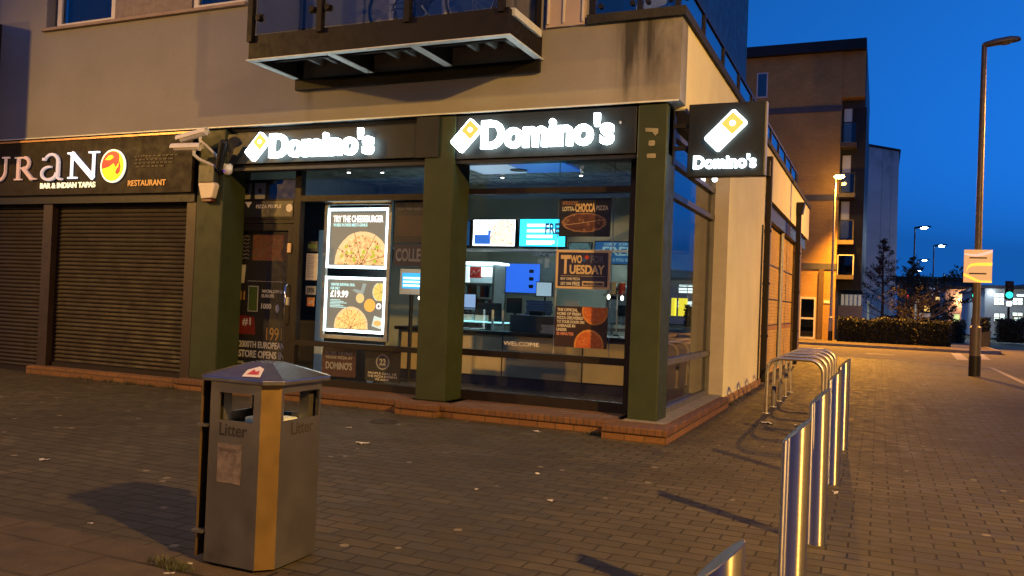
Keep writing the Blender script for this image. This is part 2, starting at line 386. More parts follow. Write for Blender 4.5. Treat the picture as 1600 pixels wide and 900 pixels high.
# ------------------------------------------------------------------ ground, roads, pavements
ASPH = pm('asphalt', (.12, .105, .07), .9, 0, .3, 3, .5, 90, .12)
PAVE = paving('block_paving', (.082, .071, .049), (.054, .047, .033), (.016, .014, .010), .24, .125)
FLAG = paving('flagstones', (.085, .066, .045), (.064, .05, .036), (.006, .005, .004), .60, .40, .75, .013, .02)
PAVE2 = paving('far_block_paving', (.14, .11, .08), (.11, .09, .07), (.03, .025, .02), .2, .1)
KERB = pm('kerb_stone', (.2, .18, .16), .85, 0, .2, 5, .3, 80)
LINEP = pm('road_paint', (.21, .19, .14), .7, 0, .2, 14)
def flat(name, mat, poly, z, zb=None):
    mb = MB()
    if zb is None: mb.add([(x, y, z) for x, y in poly], [tuple(range(len(poly)))])
    else: mb.prism(poly, zb, z, 2)
    return tag(mb.build(name, mat), kind='structure')
flat('ground', ASPH, [(-900, -900), (900, -900), (900, 900), (-900, 900)], -.2)
flat('road', ASPH, [(-60, 29.6), (60, 29.6), (60, 42.4), (-60, 42.4)], -.12)
flat('road', ASPH, [(3.1, -60), (12.5, -60), (12.5, 29.6), (3.1, 29.6)], -.12)
flat('road', ASPH, [(5.2, 42.4), (13.5, 42.4), (13.5, 260), (5.2, 260)], -.12)
flat('pavement', PAVE, [(-45, -20), (3.0, -20), (3.0, 28.2), (1.4, 29.5), (-45, 29.5)], 0, -.19)
flat('paving_strip', FLAG, [(-14, -2), (-2.35, -2), (-2.35, 3.42), (-14, 3.42)], .004)
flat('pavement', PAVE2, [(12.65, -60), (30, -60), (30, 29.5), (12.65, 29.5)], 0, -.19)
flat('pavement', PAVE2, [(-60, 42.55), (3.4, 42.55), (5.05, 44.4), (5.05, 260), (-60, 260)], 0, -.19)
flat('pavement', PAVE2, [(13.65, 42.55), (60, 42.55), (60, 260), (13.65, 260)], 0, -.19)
flat('kerb', KERB, [(3.0, -20), (3.13, -20), (3.13, 28.26), (1.46, 29.63), (-45, 29.63), (-45, 29.5), (1.4, 29.5), (3.0, 28.2)], .003, -.19)
flat('kerb', KERB, [(-60, 42.42), (3.46, 42.42), (5.18, 44.35), (5.18, 200), (5.05, 200), (5.05, 44.4), (3.4, 42.55), (-60, 42.55)], .003, -.19)
flat('road_markings', LINEP, [(2.7, 35.2), (3.1, 35.2), (3.35, 41.6), (2.95, 41.6)], -.116)
flat('road_markings', LINEP, [(3.55, 36.5), (3.95, 36.5), (4.25, 42.2), (3.85, 42.2)], -.116)
for x in (-9.4, -4.9, -.4, 8.6): flat('road_markings', LINEP, [(x, 36.0), (x + 1.0, 36.0), (x + 1.0, 36.35), (x, 36.35)], -.116)
flat('road_markings', LINEP, [(3.3, -20), (3.38, -20), (3.38, 28.0), (3.3, 28.0)], -.116)

# ------------------------------------------------------------------ the shop building
BX, BY = -7.0, 9.0
bld = thing('shop_building', 'cream rendered building with two ground floor shops, a balcony and a terrace above', 'building', (BX, BY, 0))
def sx(x): return x - BX
WALLF = render_wall('cream_render', (.262, .256, .252), [
    (sx(-2.62), .17, 3.45, 4.3, 2.2), (sx(-2.40), .11, 3.75, 4.4, 1.7), (sx(-2.30), .62, 3.1, 4.6, 1.25), (sx(-6.95), .10, 3.6, 4.1, .6), (sx(-3.3), .5, 3.9, 5.0, .25)])
WALLS = render_wall('white_render', (.72, .69, .46))
m = MB().box(-16, -12.02, 9.0, 9.3, 3.65, 8).box(-12.02, -8.08, 9.0, 9.3, 3.65, 5.34).box(-8.08, -3.62, 9.0, 9.3, 3.65, 8).box(-3.62, -2.04, 9.0, 9.3, 3.65, 4.56).box(-3.62, -3.15, 9.02, 9.3, 4.56, 8).box(-12.02, -8.08, 9.0, 9.3, 6.9, 8)
m.build('upper_wall', WALLF, bld)
bx('soffit', pm('grey_soffit', (.25, .26, .26), .6, 0, .1), bld, -16, -2.045, 9.3, 10.2, 3.66, 3.72)
bx('fascia_edge', PALE, bld, -16, -2.05, 8.985, 9.0, 3.635, 3.652)
m = MB().box(-2.34, -2.04, 9.3, 27.2, 3.62, 4.56)
m.build('parapet_wall', WALLS, bld)
bx('soffit', pm('grey_soffit', (.25, .26, .26)), bld, -2.9, -2.05, 9.3, 12.45, 3.6, 3.62)
MB().box(-2.6, -2.04, 12.47, 16.5, .12, 3.62).build('side_wall', WALLS, bld)
MB().box(-2.6, -2.01, 12.45, 16.5, -.05, .118).build('brick_plinth', brick('buff_brick_plinth', (.42, .24, .08), (.33, .18, .06), (.2, .14, .08), .215, .065, 'yz'), bld)
bx('return_panel', GREYP, bld, -2.36, -2.045, 12.43, 12.468, .15, 3.6)
MB().box(-2.6, -2.24, 16.6, 24.6, -.05, 3.3).build('brick_panel', BUFFY, bld)
m = MB()
for z in (1.08, 1.66, 2.42): m.box(-2.24, -2.225, 16.6, 24.6, z, z + .022)
m.build('joint_strip', BLACKMET, bld)
bx('band_course', pm('dark_brick_band', (.26, .13, .05), .85, 0, .2, 12), bld, -2.24, -2.232, 16.6, 24.6, .98, 1.08)
bx('steel_beam', FRAME, bld, -2.5, -2.12, 16.6, 27.0, 3.3, 3.6)
bx('brick_pier', pm('dark_brick_pier', (.12, .085, .05), .85, 0, .25, 14), bld, -2.6, -2.06, 24.6, 25.2, -.05, 3.3)
MB().ring((-2.19, 21.2, .1), (-2.19, 21.2, 3.3), .045, .045, 12).build('pipe', GALV, bld)
def downpipe(x, y, z1, r, mat, hop=True):
    p = MB().box(x - r, x + r, y - r, y + r, .05, z1).build('downpipe', mat, bld, .01)
    if hop: MB().prism([(x - r * 1.6, z1 - .3), (x + r * 1.6, z1 - .3), (x + r * 2.4, z1), (x - r * 2.4, z1)], y - r * 2.2, y + r * 2.2).build('hopper', mat, p)
    for z in (.9, 1.9, 2.9): MB().box(x - r * 1.25, x + r * 1.25, y - r * 1.25, y + r * 1.25, z, z + .05).build('bracket', mat, p)
downpipe(-1.985, 16.62, 4.35, .055, FRAME, False)
downpipe(-1.975, 23.0, 4.25, .06, FRAME)
MB().ring((-2.02, 16.15, .1), (-2.02, 16.15, 3.0), .014, .014, 8).build('cable', BLACKMET, bld)
MB().box(-2.04, -1.96, 16.45, 16.7, 3.95, 4.25).build('junction_box', BLACKMET, bld, .01)
# upper storey block behind the terrace
bx('upper_block', pm('dark_green_cladding', (.018, .026, .024), .55, 0, .2, 2), bld, -12, -4.05, 13.5, 27, 3.7, 14)
bx('terrace_deck', CHARCOAL, bld, -12, -2.35, 9.3, 27, 4.3, 4.4)
# coping and terrace railing
COP = pm('stained_coping', (.022, .021, .018), .85, 0, .45, 10, .5, 40)
MB().box(-3.12, -2.0, 8.95, 9.34, 4.56, 4.66).box(-2.36, -2.0, 9.34, 27.3, 4.56, 4.66).build('coping', COP, bld)
def railing(pts, posts, x_or_y):
    rl = MB()
    for a, b in zip(pts[:-1], pts[1:]):
        rl.box(min(a[0], b[0]) - .025, max(a[0], b[0]) + .025, min(a[1], b[1]) - .025, max(a[1], b[1]) + .025, 5.07, 5.12)
    root = rl.build('terrace_railing', BLACKMET, bld)
    for (x, y) in posts: bx('post', BLACKMET, root, x - .03, x + .03, y - .03, y + .03, 4.66, 5.07)
    for a, b in zip(posts[:-1], posts[1:]):
        if abs(a[0] - b[0]) < .01: bx('glass_panel', RAILGLASS, root, a[0] - .006, a[0] + .006, a[1] + .04, b[1] - .04, 4.68, 5.06)
        else: bx('glass_panel', RAILGLASS, root, a[0] + .04, b[0] - .04, a[1] - .006, a[1] + .006, 4.68, 5.06)
    for (x, y) in posts[:3]:
        for d in (-.09, .09): MB().ring((x + d, y - .03, 4.8), (x + d, y + .03, 4.8), .03, .03, 10).build('glass_clamp', BLACKMET, root)
ys = [9.1 + 1.42 * i for i in range(11)]
railing([(-3.12, 9.12), (-2.12, 9.12), (-2.12, 23.6)], [(-3.1, 9.12), (-2.55, 9.12), (-2.12, 9.12)] + [(-2.12, y) for y in ys[1:]] + [(-2.12, 23.55)], 0)
fc = thing('folding_chair', 'pale folding chair standing on the terrace behind the front railing glass', 'chair', (-2.6, 9.75, 4.4))
for sx_ in (-.2, .2):
    MB().tube([(-2.6 + sx_, 9.55, 4.4), (-2.6 + sx_, 9.98, 5.25)], .013, 8).build('rear_leg', WHITEF, fc)
    MB().tube([(-2.6 + sx_, 9.98, 4.4), (-2.6 + sx_, 9.58, 4.86)], .013, 8).build('front_leg', WHITEF, fc)
MB().box(-2.8, -2.4, 9.56, 9.92, 4.84, 4.86).build('seat', WHITEF, fc)
MB().box(-2.8, -2.4, 9.92, 9.94, 5.0, 5.22).build('backrest', WHITEF, fc)
# pale boarded panel between balcony and terrace
dp = bx('boarded_panel', pm('pale_boarding', (.42, .34, .31), .6, 0, .08, 4), bld, -3.62, -3.15, 8.965, 9.018, 4.565, 7)
m = MB()
for x in (-3.6, -3.41, -3.18): m.box(x, x + .022, 8.945, 8.965, 4.6, 7)
m.build('board_strip', WHITEF, dp)
# upper windows
for (xa, xb) in ((-11.88, -10.63), (-9.1, -8.12)):
    fr = MB()
    fr.box(xa, xb, 9.08, 9.16, 5.36, 5.43).box(xa, xa + .09, 9.08, 9.16, 5.43, 6.9).box(xb - .09, xb, 9.08, 9.16, 5.43, 6.9)
    fo = fr.build('window', WHITEF, bld)
    bx('pane', glass('dark_window_glass', (.5, .55, .6), .1), fo, xa + .09, xb - .09, 9.11, 9.12, 5.43, 6.9)
    cur = MB(); n = 26
    for i in range(n):
        x0 = xa + .09 + (xb - xa - .18) * i / n; x1 = xa + .09 + (xb - xa - .18) * (i + 1) / n
        cur.quad((x0, 9.2 + .02 * (i % 2), 5.4), (x1, 9.2 + .02 * ((i + 1) % 2), 5.4), (x1, 9.2 + .02 * ((i + 1) % 2), 6.9), (x0, 9.2 + .02 * (i % 2), 6.9))
    cur.build('curtain', pm('grey_blue_curtain', (.2, .22, .28), .9, 0, .1), fo)
    bx('backing', CARDB, fo, xa, xb, 9.26, 9.29, 5.36, 6.9)
bx('window_infill_panel', pm('mauve_infill', (.16, .12, .125), .6, 0, .1), bld, -10.62, -9.11, 9.06, 9.1, 5.36, 6.9)
bx('window_sill', pm('stone_sill', (.3, .23, .19), .8, 0, .15), bld, -12.06, -8.04, 8.94, 9.25, 5.30, 5.345, bevel=.006)
# shaded end of the wall beside the neighbour
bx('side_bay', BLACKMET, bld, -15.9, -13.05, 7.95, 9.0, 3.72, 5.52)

# balcony (front beam, joists with pale lower flanges, glass front)
bal = bx('balcony', pm('dark_deck', (.03, .028, .028), .7, 0, .2), bld, -7.10, -3.68, 8.1, 8.99, 4.44, 4.49)
BEAM = pm('dark_balcony_steel', (.008, .0065, .0065), .6, 0, .25, 6, 0, 60, .2)
def channel(x0, x1, y0, y1, web, z0=4.2, z1=4.5):
    return MB().box(x0, x1, y0, y1, z0 + .012, z1)
MB().box(-7.13, -3.67, 8.03, 8.06, 4.212, 4.5).build('front_beam', BEAM, bal)
MB().box(-7.16, -3.64, 8.02, 8.11, 4.2, 4.212).build('beam_flange', PALE, bal)
for x in (-7.13, -3.70):
    MB().box(x, x + .03, 8.06, 9.0, 4.212, 4.5).build('side_beam', BEAM, bal)
    MB().box(x - .03, x + .06, 8.11, 9.0, 4.2, 4.212).build('beam_flange', PALE, bal)
for x in (-5.98, -4.86):
    MB().box(x, x + .02, 8.06, 9.0, 4.212, 4.44).build('joist', BEAM, bal)
    MB().box(x - .04, x + .06, 8.11, 9.0, 4.2, 4.212).build('joist_flange', PALE, bal)
for x in (-6.75, -6.5, -6.2, -5.6, -5.35, -5.1, -4.5, -4.25, -4.0):
    MB().box(x, x + .05, 8.07, 8.98, 4.36, 4.438).build('joist', pm('deck_batten', (.2, .22, .22), .6), bal)
MB().box(-7.1, -3.7, 8.45, 8.5, 4.3, 4.358).build('cross_beam', BEAM, bal)
MB().box(-7.13, -3.67, 8.93, 8.99, 4.06, 4.2).build('wall_beam', BEAM, bal)
MB().box(-3.70, -3.64, 8.12, 8.9, 4.44, 4.52).build('side_ledge', PALE, bal)
for x in (-7.1, -6.08, -4.9, -3.75): MB().box(x - .035, x + .035, 7.99, 8.06, 4.45 if x > -7 else 4.42, 5.6).build('post', BEAM, bal)
for x in (-7.08, -3.72): MB().box(x - .03, x + .03, 8.93, 8.99, 4.2, 5.6).build('post', BEAM, bal)
for a, b in ((-7.06, -6.12), (-6.04, -4.94), (-4.86, -3.79)): bx('glass_panel', BALGLASS, bal, a, b, 8.035, 8.045, 4.52, 5.5)
bx('glass_panel', BALGLASS, bal, -3.725, -3.715, 8.1, 8.92, 4.54, 5.5)
bx('glass_panel', BALGLASS, bal, -7.085, -7.075, 8.1, 8.92, 4.52, 5.5)
for x in (-6.98, -6.19, -5.97): 
    cl = MB(); cl.ring((x, 7.985, 4.70 if x < -6.5 else 4.73), (x, 8.06, 4.70 if x < -6.5 else 4.73), .035, .035, 12); cl.box(x - .05, x + .05, 8.01, 8.03, 4.69, 4.75); cl.build('glass_clamp', BEAM, bal)
# balcony door and wall panels behind the glass
bd = MB().box(-5.75, -4.15, 8.965, 8.998, 4.5, 4.58).box(-5.75, -5.66, 8.965, 8.998, 4.58, 7).box(-4.24, -4.15, 8.965, 8.998, 4.58, 7).box(-5.0, -4.93, 8.965, 8.998, 4.58, 7).build('balcony_door', WHITEF, bld)
bx('pane', em('blue_lit_glass', (.05, .08, .2), .12, (.05, .07, .14)), bd, -5.66, -4.24, 8.975, 8.99, 4.58, 7)  # faint blue light put into the pane as its own glow
for x in (-6.35, -5.95): bx('wall_panel', pm('grey_lilac_panel', (.22, .21, .24), .6, 0, .1), bld, x, x + .2, 8.98, 8.999, 4.5, 7)

# ---- green columns
for (xa, xb, zt) in ((-8.82, -8.34, 3.62), (-5.18, -4.77, 3.62), (-2.5, -2.17, 3.62)):
    col = bx('column', GREEN, bld, xa, xb, 9.02, 9.46, .15, zt, bevel=.012)
    if xb > -3:
        for pl in ([(-2.41, 3.36), (-2.27, 3.35), (-2.265, 3.30), (-2.30, 3.27), (-2.33, 3.31), (-2.41, 3.32)], rrect(-2.335, 3.19, .07, .06, .015), rrect(-2.335, 3.05, .10, .05, .012)): MB().prism(pl, 9.012, 9.02).build('old_adhesive_mark', pm('pale_residue', (.2, .19, .14), .8, 0, .3, 20), col)
# ---- brick steps
def step(nm, x0, x1, y0, y1, z1, mat=REDBRICK):
    s = MB().box(x0, x1, y0 + .02, y1, -.15, z1 - .075).build(nm, mat, bld)
    MB().box(x0, x1, y0, y1, z1 - .072, z1).build('brick_nosing', REDTOP, s, .012)
step('brick_step', -8.9, -5.25, 8.82, 9.6, .15)
step('brick_step', -5.25, -4.68, 8.66, 9.02, .148)
step('brick_step', -4.68, -2.62, 8.74, 9.6, .15)
step('brick_step', -2.62, -1.93, 8.47, 9.0, .15)
step('brick_step', -2.25, -1.93, 9.0, 12.3, .15, REDBRICKY)
bx('stone_ledge', pm('grey_stone_ledge', (.16, .15, .13), .8, 0, .2, 8), bld, -2.52, -2.05, 8.9, 12.42, .15, .158)
bx('brick_plinth', REDBRICK, bld, -11.95, -8.9, 8.88, 9.4, -.1, .12, bevel=.01)
# ---- restaurant roller shutters
def shutter(x0, x1, z0, z1, y):
    prof = []; z = z0; p = .062
    while z < z1:
        prof += [(y, z), (y - .014, z + .012), (y - .016, z + .03), (y - .006, z + .05)]; z += p
    mb = MB()
    vs = [(x0, a, b) for a, b in prof] + [(x1, a, b) for a, b in prof]; n = len(prof)
    mb.add(vs, [(i, i + n, i + 1 + n, i + 1) for i in range(n - 1)])
    return mb.build('roller_shutter', pm('brown_shutter', (.012, .0066, .0045), .6, 0, .2, 2, 0, 60, .2), bld)
s1 = shutter(-11.72, -9.0, .12, 2.62, 9.14); bx('bottom_rail', FRAME, s1, -11.72, -9.0, 9.10, 9.15, .12, .19)
s2 = shutter(-15, -11.92, 0.0, 2.62, 9.14); bx('bottom_rail', FRAME, s2, -15, -11.92, 9.10, 9.15, 0, .07)
SJ = pm('brown_shutter_jamb', (.026, .016, .012), .45, .2, .15, 5)
for x0, x1 in ((-11.92, -11.72), (-9.0, -8.83)): bx('shutter_jamb', SJ, bld, x0, x1, 9.03, 9.16, .12, 2.7)
bx('shutter_box', BLACKMET, bld, -15, -8.84, 9.0, 9.3, 2.62, 2.74)
bx('wall_backing', CARDB, bld, -16, -8.4, 9.32, 9.4, 0, 3.6)
# ---- fascia boards above the windows
bx('fascia_board', CHARCOAL, bld, -8.33, -2.17, 9.12, 9.3, 3.085, 3.64)
bx('fascia_beam', BLACKMET, bld, -8.34, -5.18, 9.06, 9.2, 3.04, 3.08)
bx('fascia_beam', BLACKMET, bld, -4.77, -2.5, 9.06, 9.2, 3.04, 3.08)
bx('head_soffit', BLACKMET, bld, -8.34, -2.3, 9.3, 9.56, 3.19, 3.24)
bx('bridge_panel', CHARCOAL, bld, -5.3, -4.985, 9.0, 9.12, 3.12, 3.62)

# ---- glazed shopfront
def bars(lst, y0=9.45, y1=9.55):
    mb = MB()
    for a in lst: mb.box(a[0], a[1], y0, y1, a[2], a[3])
    return mb
wl = bars([(-8.80, -8.68, .15, 3.18), (-7.46, -7.36, .15, 3.18), (-8.68, -7.46, 3.10, 3.18), (-8.68, -7.46, 2.42, 2.70)]).box(-8.68, -7.46, 9.46, 9.54, 2.36, 2.415).build('door_frame', FRAME, bld)
bx('pane', GLASS, wl, -8.68, -7.46, 9.495, 9.505, 2.705, 3.095)
dr = bars([(-8.67, -8.58, .16, 2.35), (-7.56, -7.47, .16, 2.35), (-8.58, -7.56, 2.26, 2.35), (-8.58, -7.56, .16, .36)], 9.47, 9.53).build('shop_door', FRAME, bld)
bx('pane', GLASS, dr, -8.58, -7.56, 9.495, 9.505, .36, 2.26)
MB().tube([(-7.53, 9.47, .95), (-7.53, 9.42, .98), (-7.53, 9.42, 1.48), (-7.53, 9.47, 1.51)], .014).build('handle', STEEL, dr)
MB().box(-7.545, -7.49, 9.455, 9.47, 1.22, 1.33).build('lock_plate', GALV, dr, .004)
MB().box(-7.55, -7.50, 9.44, 9.47, 1.95, 2.08).build('door_sensor', PRINTT, dr, .006)
w1 = bars([(-7.36, -5.18, 3.10, 3.18), (-7.36, -5.18, 2.66, 2.74), (-7.36, -5.18, .68, .75), (-7.36, -5.18, .15, .24), (-5.28, -5.18, .24, 3.1)]).build('shop_window', FRAME, bld)
for a in ((-7.36, -5.28, .24, .68), (-7.36, -5.28, .75, 2.66), (-7.36, -5.28, 2.74, 3.1)): bx('pane', GLASS, w1, a[0], a[1], 9.495, 9.505, a[2], a[3])
w2 = bars([(-5.06, -4.86, .15, 3.18), (-2.68, -2.5, .15, 3.18), (-4.86, -2.68, 3.10, 3.18), (-4.86, -2.68, 2.72, 2.79), (-4.86, -2.68, .70, .78), (-4.86, -2.68, .15, .27)]).build('shop_window', FRAME, bld)
for a in ((-4.86, -2.68, .27, .70), (-4.86, -2.68, .78, 2.72), (-4.86, -2.68, 2.79, 3.1)): bx('pane', GLASS, w2, a[0], a[1], 9.495, 9.505, a[2], a[3])
words('window_decal', [('WELCOME', -4.23, -3.76, .855, .905)], 9.492, pm('frosted_vinyl', (.7, .7, .68), .7), w2, 0.0, .001)
w3 = MB()
for z0, z1 in ((.158, .22), (.72, .79), (2.69, 2.76), (3.08, 3.14), (3.4, 3.46)): w3.box(-2.34, -2.24, 9.46, 12.43, z0, z1)
w3.box(-2.34, -2.24, 12.36, 12.43, .22, 3.6).box(-2.34, -2.24, 9.46, 9.52, .22, 3.6)
w3 = w3.build('side_window', pm('grey_window_frame', (.10, .10, .11), .45, .2, .15), bld)
SIDEG = glass('side_glass', (.55, .58, .6), .10)
for z0, z1 in ((.22, .72), (.79, 2.69), (2.76, 3.08), (3.14, 3.4), (3.46, 3.6)): bx('pane', SIDEG, w3, -2.295, -2.285, 9.52, 12.36, z0, z1)

bx('display_screen', CARDB, bld, -8.38, -6.5, 10.38, 10.42, .15, 2.78)  # unseen board added so the space behind the poster display stays dark
# ---- interior shell
bx('floor', DARKF, bld, -8.4, -2.36, 9.56, 17.8, .1, .15)
CEIL = pm('ceiling_tile', (.52, .56, .56), .28, 0, .05, 2)
bx('ceiling', CEIL, bld, -8.4, -2.36, 9.6, 17.8, 3.35, 3.42)
m = MB()
for i in range(6): m.box(-8.3 + i * 1.2, -8.29 + i * 1.2, 9.6, 12.8, 3.342, 3.35)
for i in range(3): m.box(-8.3, -2.4, 9.8 + i * 1.2, 9.81 + i * 1.2, 3.34, 3.349)
m.build('ceiling_grid', pm('grey_print', (.3, .3, .32), .5), bld)
for (x, y) in ((-5.4, 10.4), (-3.3, 10.6), (-6.6, 10.6)):
    MB().ring((x, y, 3.325), (x, y, 3.341), .09, .09, 20).build('downlight', GALV, bld)
bx('interior_wall', GREYW, bld, -8.4, -2.36, 12.86, 12.95, 2.26, 3.35)
bx('interior_wall', GREYW, bld, -8.5, -8.38, 9.6, 17.8, .15, 3.35)
bx('interior_wall', GREYW, bld, -8.4, -2.36, 17.7, 17.8, .15, 3.35)
bx('interior_wall', GREYW, bld, -2.45, -2.36, 12.47, 17.7, .15, 3.35)
bx('interior_wall', GREYW, bld, -8.4, -6.9, 12.86, 12.95, .15, 2.26)
bx('menu_ledge', PALE, bld, -8.2, -2.4, 12.62, 12.86, 2.22, 2.258)

# ------------------------------------------------------------------ interior things
SCR_W = em('screen_white', (.9, .97, 1.0), 5.0); SCR_C = em('screen_cyan', (.03, .62, .95), 2.6); SCR_B = em('screen_blue', (.03, .14, .55), 1.2)
SCR_D = em('screen_dim_blue', (.02, .10, .26), .5); SCR_T = em('screen_dim_teal', (.10, .2, .21), .35); SCR_K = em('screen_dark_print', (.01, .03, .06), .2)
t = thing('counter', 'long beige panelled service counter with dark top behind the shop windows', 'counter', (-5, 11.3, .15))
MB().box(-6.78, -2.45, 11.22, 11.8, .30, .90).build('counter_front', BEIGE, t)
MB().box(-6.82, -2.45, 11.15, 11.9, .90, .95).build('counter_top', BLACKMET, t, .006)
MB().box(-6.75, -2.45, 11.26, 11.7, .15, .30).build('kick_board', NAVY, t)
mb = MB()
for x in (-6.0, -5.02, -3.79): mb.box(x, x + .012, 11.212, 11.22, .3, .9)
mb.build('panel_joint', CARDB, t)
def screen(label, x0, x1, z0, z1, y=12.66, face=SCR_W, name='menu_screen', group=None):
    s = thing(name, label, 'screen', ((x0 + x1) / 2, y, z0), group)
    MB().box(x0, x1, y, y + .05, z0, z1).build('casing', BLACKMET, s, .004)
    p = MB().box(x0 + .015, x1 - .015, y - .003, y - .0005, z0 + .015, z1 - .015).build('display', face, s)
    return s, p
MG = 'menu screens in a row over the counter'
s, p = screen('dark blue menu screen at the window edge, before the white one', -7.0, -6.33, 2.29, 2.73, face=SCR_D, group=MG)
MB().prism(rrect(-6.62, 2.5, .3, .3, .05), 12.655, 12.652).build('picture', SCR_C, p)
s, p = screen('brightest white menu screen showing a pizza on its half', -6.29, -5.5, 2.29, 2.75, group=MG)
y = 12.653
MB().prism(rrect(-6.1, 2.41, .3, .16, .01), y, y - .002).prism([(-6.0, 2.45), (-5.9, 2.45), (-5.9, 2.56), (-6.0, 2.56)], y, y - .002).build('panel', SCR_B, p)
MB().prism(clip(circ(-5.66, 2.46, .30), -6.0, -5.52, 2.31, 2.73), y - .002, y - .004).build('pizza_picture', pizza_mat('screen_pizza', (1, .93, .8), (.8, .62, .42), (.10, .04, .03), 1.5, 26), p)
mb = MB()
for i in range(4): mb.box(-6.2, -5.95 + .03 * (i % 2), y - .002, y, 2.66 - .035 * i, 2.672 - .035 * i)
mb.build('menu_lines', em('screen_grey', (.35, .5, .6), 1), p)
s, p = screen('cyan menu screen beside the white one', -5.44, -4.62, 2.29, 2.76, face=SCR_C, group=MG)
mb = MB()
for i in range(4): mb.box(-5.3, -4.85 + .04 * (i % 2), y - .002, y, 2.62 - .09 * i, 2.67 - .09 * i)
mb.box(-5.3, -4.85, y - .002, y, 2.33, 2.37).build('menu_lines', em('screen_pale', (.6, .95, 1), 2.4), p)
words('lettering', [('FREE', -4.98, -4.66, 2.5, 2.68)], y, SCR_D, p, .03)
s, p = screen('dim teal menu screen with chequered picture, between two promotion posters', -4.58, -4.18, 2.12, 2.38, face=SCR_T, group=MG)
pizza(p, -4.38, 2.25, .2, (-4.55, -4.2, 2.14, 2.36), 12.655, SCR_K, SCR_T, CARDB)
s, p = screen('dull blue promotion screen reading FREE beside the green column', -4.14, -3.36, 2.03, 2.40, face=SCR_D, group=MG)
words('lettering', [('GET ONE', -3.98, -3.5, 2.33, 2.37), ('FREE', -4.0, -3.5, 2.17, 2.31), ('WHEN YOU BUY', -4.0, -3.5, 2.08, 2.13)], 12.655, em('screen_pale_blue', (.16, .3, .36), .8), p, .03)
# kitchen behind
KW = pm('kitchen_panel', (.30, .36, .38), .4, .1, .12)
bp_ = P(788, 412, 1, 15.4); bq = P(842, 458, 1, 15.4)
t = thing('kitchen_hatch', 'bright blue lit kitchen hatch with hanging notices beyond the counter', 'hatch', (bp_.x + .4, 15.4, bq.z))
MB().box(bp_.x - .04, bq.x + .35, 15.4, 15.46, bq.z - .05, bp_.z + .05).build('hatch_frame', KW, t)
pn = MB().box(bp_.x, bq.x, 15.393, 15.399, bq.z, bp_.z).build('lit_panel', em('blue_lit_panel', (.03, .16, .9), 1.0), t)  # blue light on the rear wall put in as a self-glowing panel
mb = MB()
for i in range(3):
    z = bp_.z - .14 - i * .15; x = bq.x - .17
    mb.prism(rrect(x, z, .1, .07, .02), 15.392, 15.388).prism(rrect(x, z, .05, .02, .005, .4), 15.388, 15.386)
mb.build('notice', NAVY, pn)
# drinks unit
a = P(716, 412, 1, 13.6); b = P(770, 500, 1, 13.6)
t = thing('drinks_cooler', 'lit open drinks cooler with white shelves and a red header card', 'cooler', ((a.x + b.x) / 2, 13.6, .15))
MB().box(a.x, a.x + .04, 13.6, 14.1, .15, a.z).box(b.x - .04, b.x, 13.6, 14.1, .15, a.z).box(a.x, b.x, 14.06, 14.1, .15, a.z).build('cabinet', KW, t)
MB().box(a.x - .05, b.x + .06, 13.55, 14.1, a.z, a.z + .04).build('lit_top', em('cool_tube', (.7, .95, 1), 3.5), t)
zs = [a.z - .36, a.z - .62, a.z - .88]
for z in zs: MB().box(a.x + .04, b.x - .04, 13.6, 14.05, z, z + .025).build('shelf', PALE, t)
MB().box(a.x + .05, a.x + .2, 13.62, 13.7, a.z - .34, a.z - .05).build('price_card', em('lit_card', (.7, .85, .9), 1.1), t)
rc = MB().box(a.x + .23, a.x + .46, 13.62, 13.66, a.z - .25, a.z - .05).build('header_card', em('red_header', (.35, .03, .03), .4), t)
MB().tube([(a.x + .26, 13.615, a.z - .2), (a.x + .31, 13.615, a.z - .12), (a.x + .35, 13.615, a.z - .18), (a.x + .43, 13.615, a.z - .1)], .008, 6).build('script_stroke', PRINTW, rc)
MB().box(a.x + .48, b.x - .06, 13.58, 13.62, a.z - .22, a.z - .06).build('lamp', em('cooler_lamp', (.9, 1, 1), 3), t)
for k, z in enumerate(zs[:2]):
    for i in range(7):
        x = a.x + .1 + i * .085
        MB().ring((x, 13.75, z - .23), (x, 13.75, z - .07), .03, .03, 10).ring((x, 13.75, z - .07), (x, 13.75, z - .02), .03, .012, 10).build('bottle', [em('bottle_glow', (.12, .2, .2), .25), PRINTR, NAVY][(i + k) % 3], t)
# glass display on the counter
t = thing('glass_display', 'low glass food display with lit shelf on the counter end', 'display case', (-5.6, 11.4, .95))
MB().box(-6.3, -5.05, 11.3, 11.31, .97, 1.25).box(-6.3, -5.05, 11.3, 11.75, 1.25, 1.26).build('glass_front', GLASS, t)
MB().box(-6.3, -5.05, 11.32, 11.74, 1.06, 1.075).build('shelf', em('lit_shelf', (.3, .7, .75), 1.6), t)  # cyan light on the shelf put in as its own glow
for x in (-6.3, -5.24, -5.07): MB().box(x, x + .025, 11.29, 11.32, .95, 1.26).build('post', PALE, t)
for i in range(3): MB().box(-6.2 + i * .3, -6.0 + i * .3, 11.45, 11.65, 1.08, 1.17).build('food_tray', PALE, t, .008)
t = thing('till_cabinet', 'dark grey back of the till cabinet on the counter', 'till', (-4.7, 11.5, .95))
MB().box(-5.02, -4.28, 11.45, 11.85, .95, 1.2).build('cabinet', pm('dark_grey_cabinet', (.06, .065, .07), .4), t, .01)
m = MB().box(-5.15, -4.9, 11.6, 11.63, 1.22, 1.45).box(-5.04, -5.0, 11.62, 11.66, 1.18, 1.3).build('till_screen', BLACKMET, t, .008)
MB().box(-4.75, -4.55, 11.55, 11.7, 1.2, 1.27).build('card_reader', BLACKMET, t, .01)
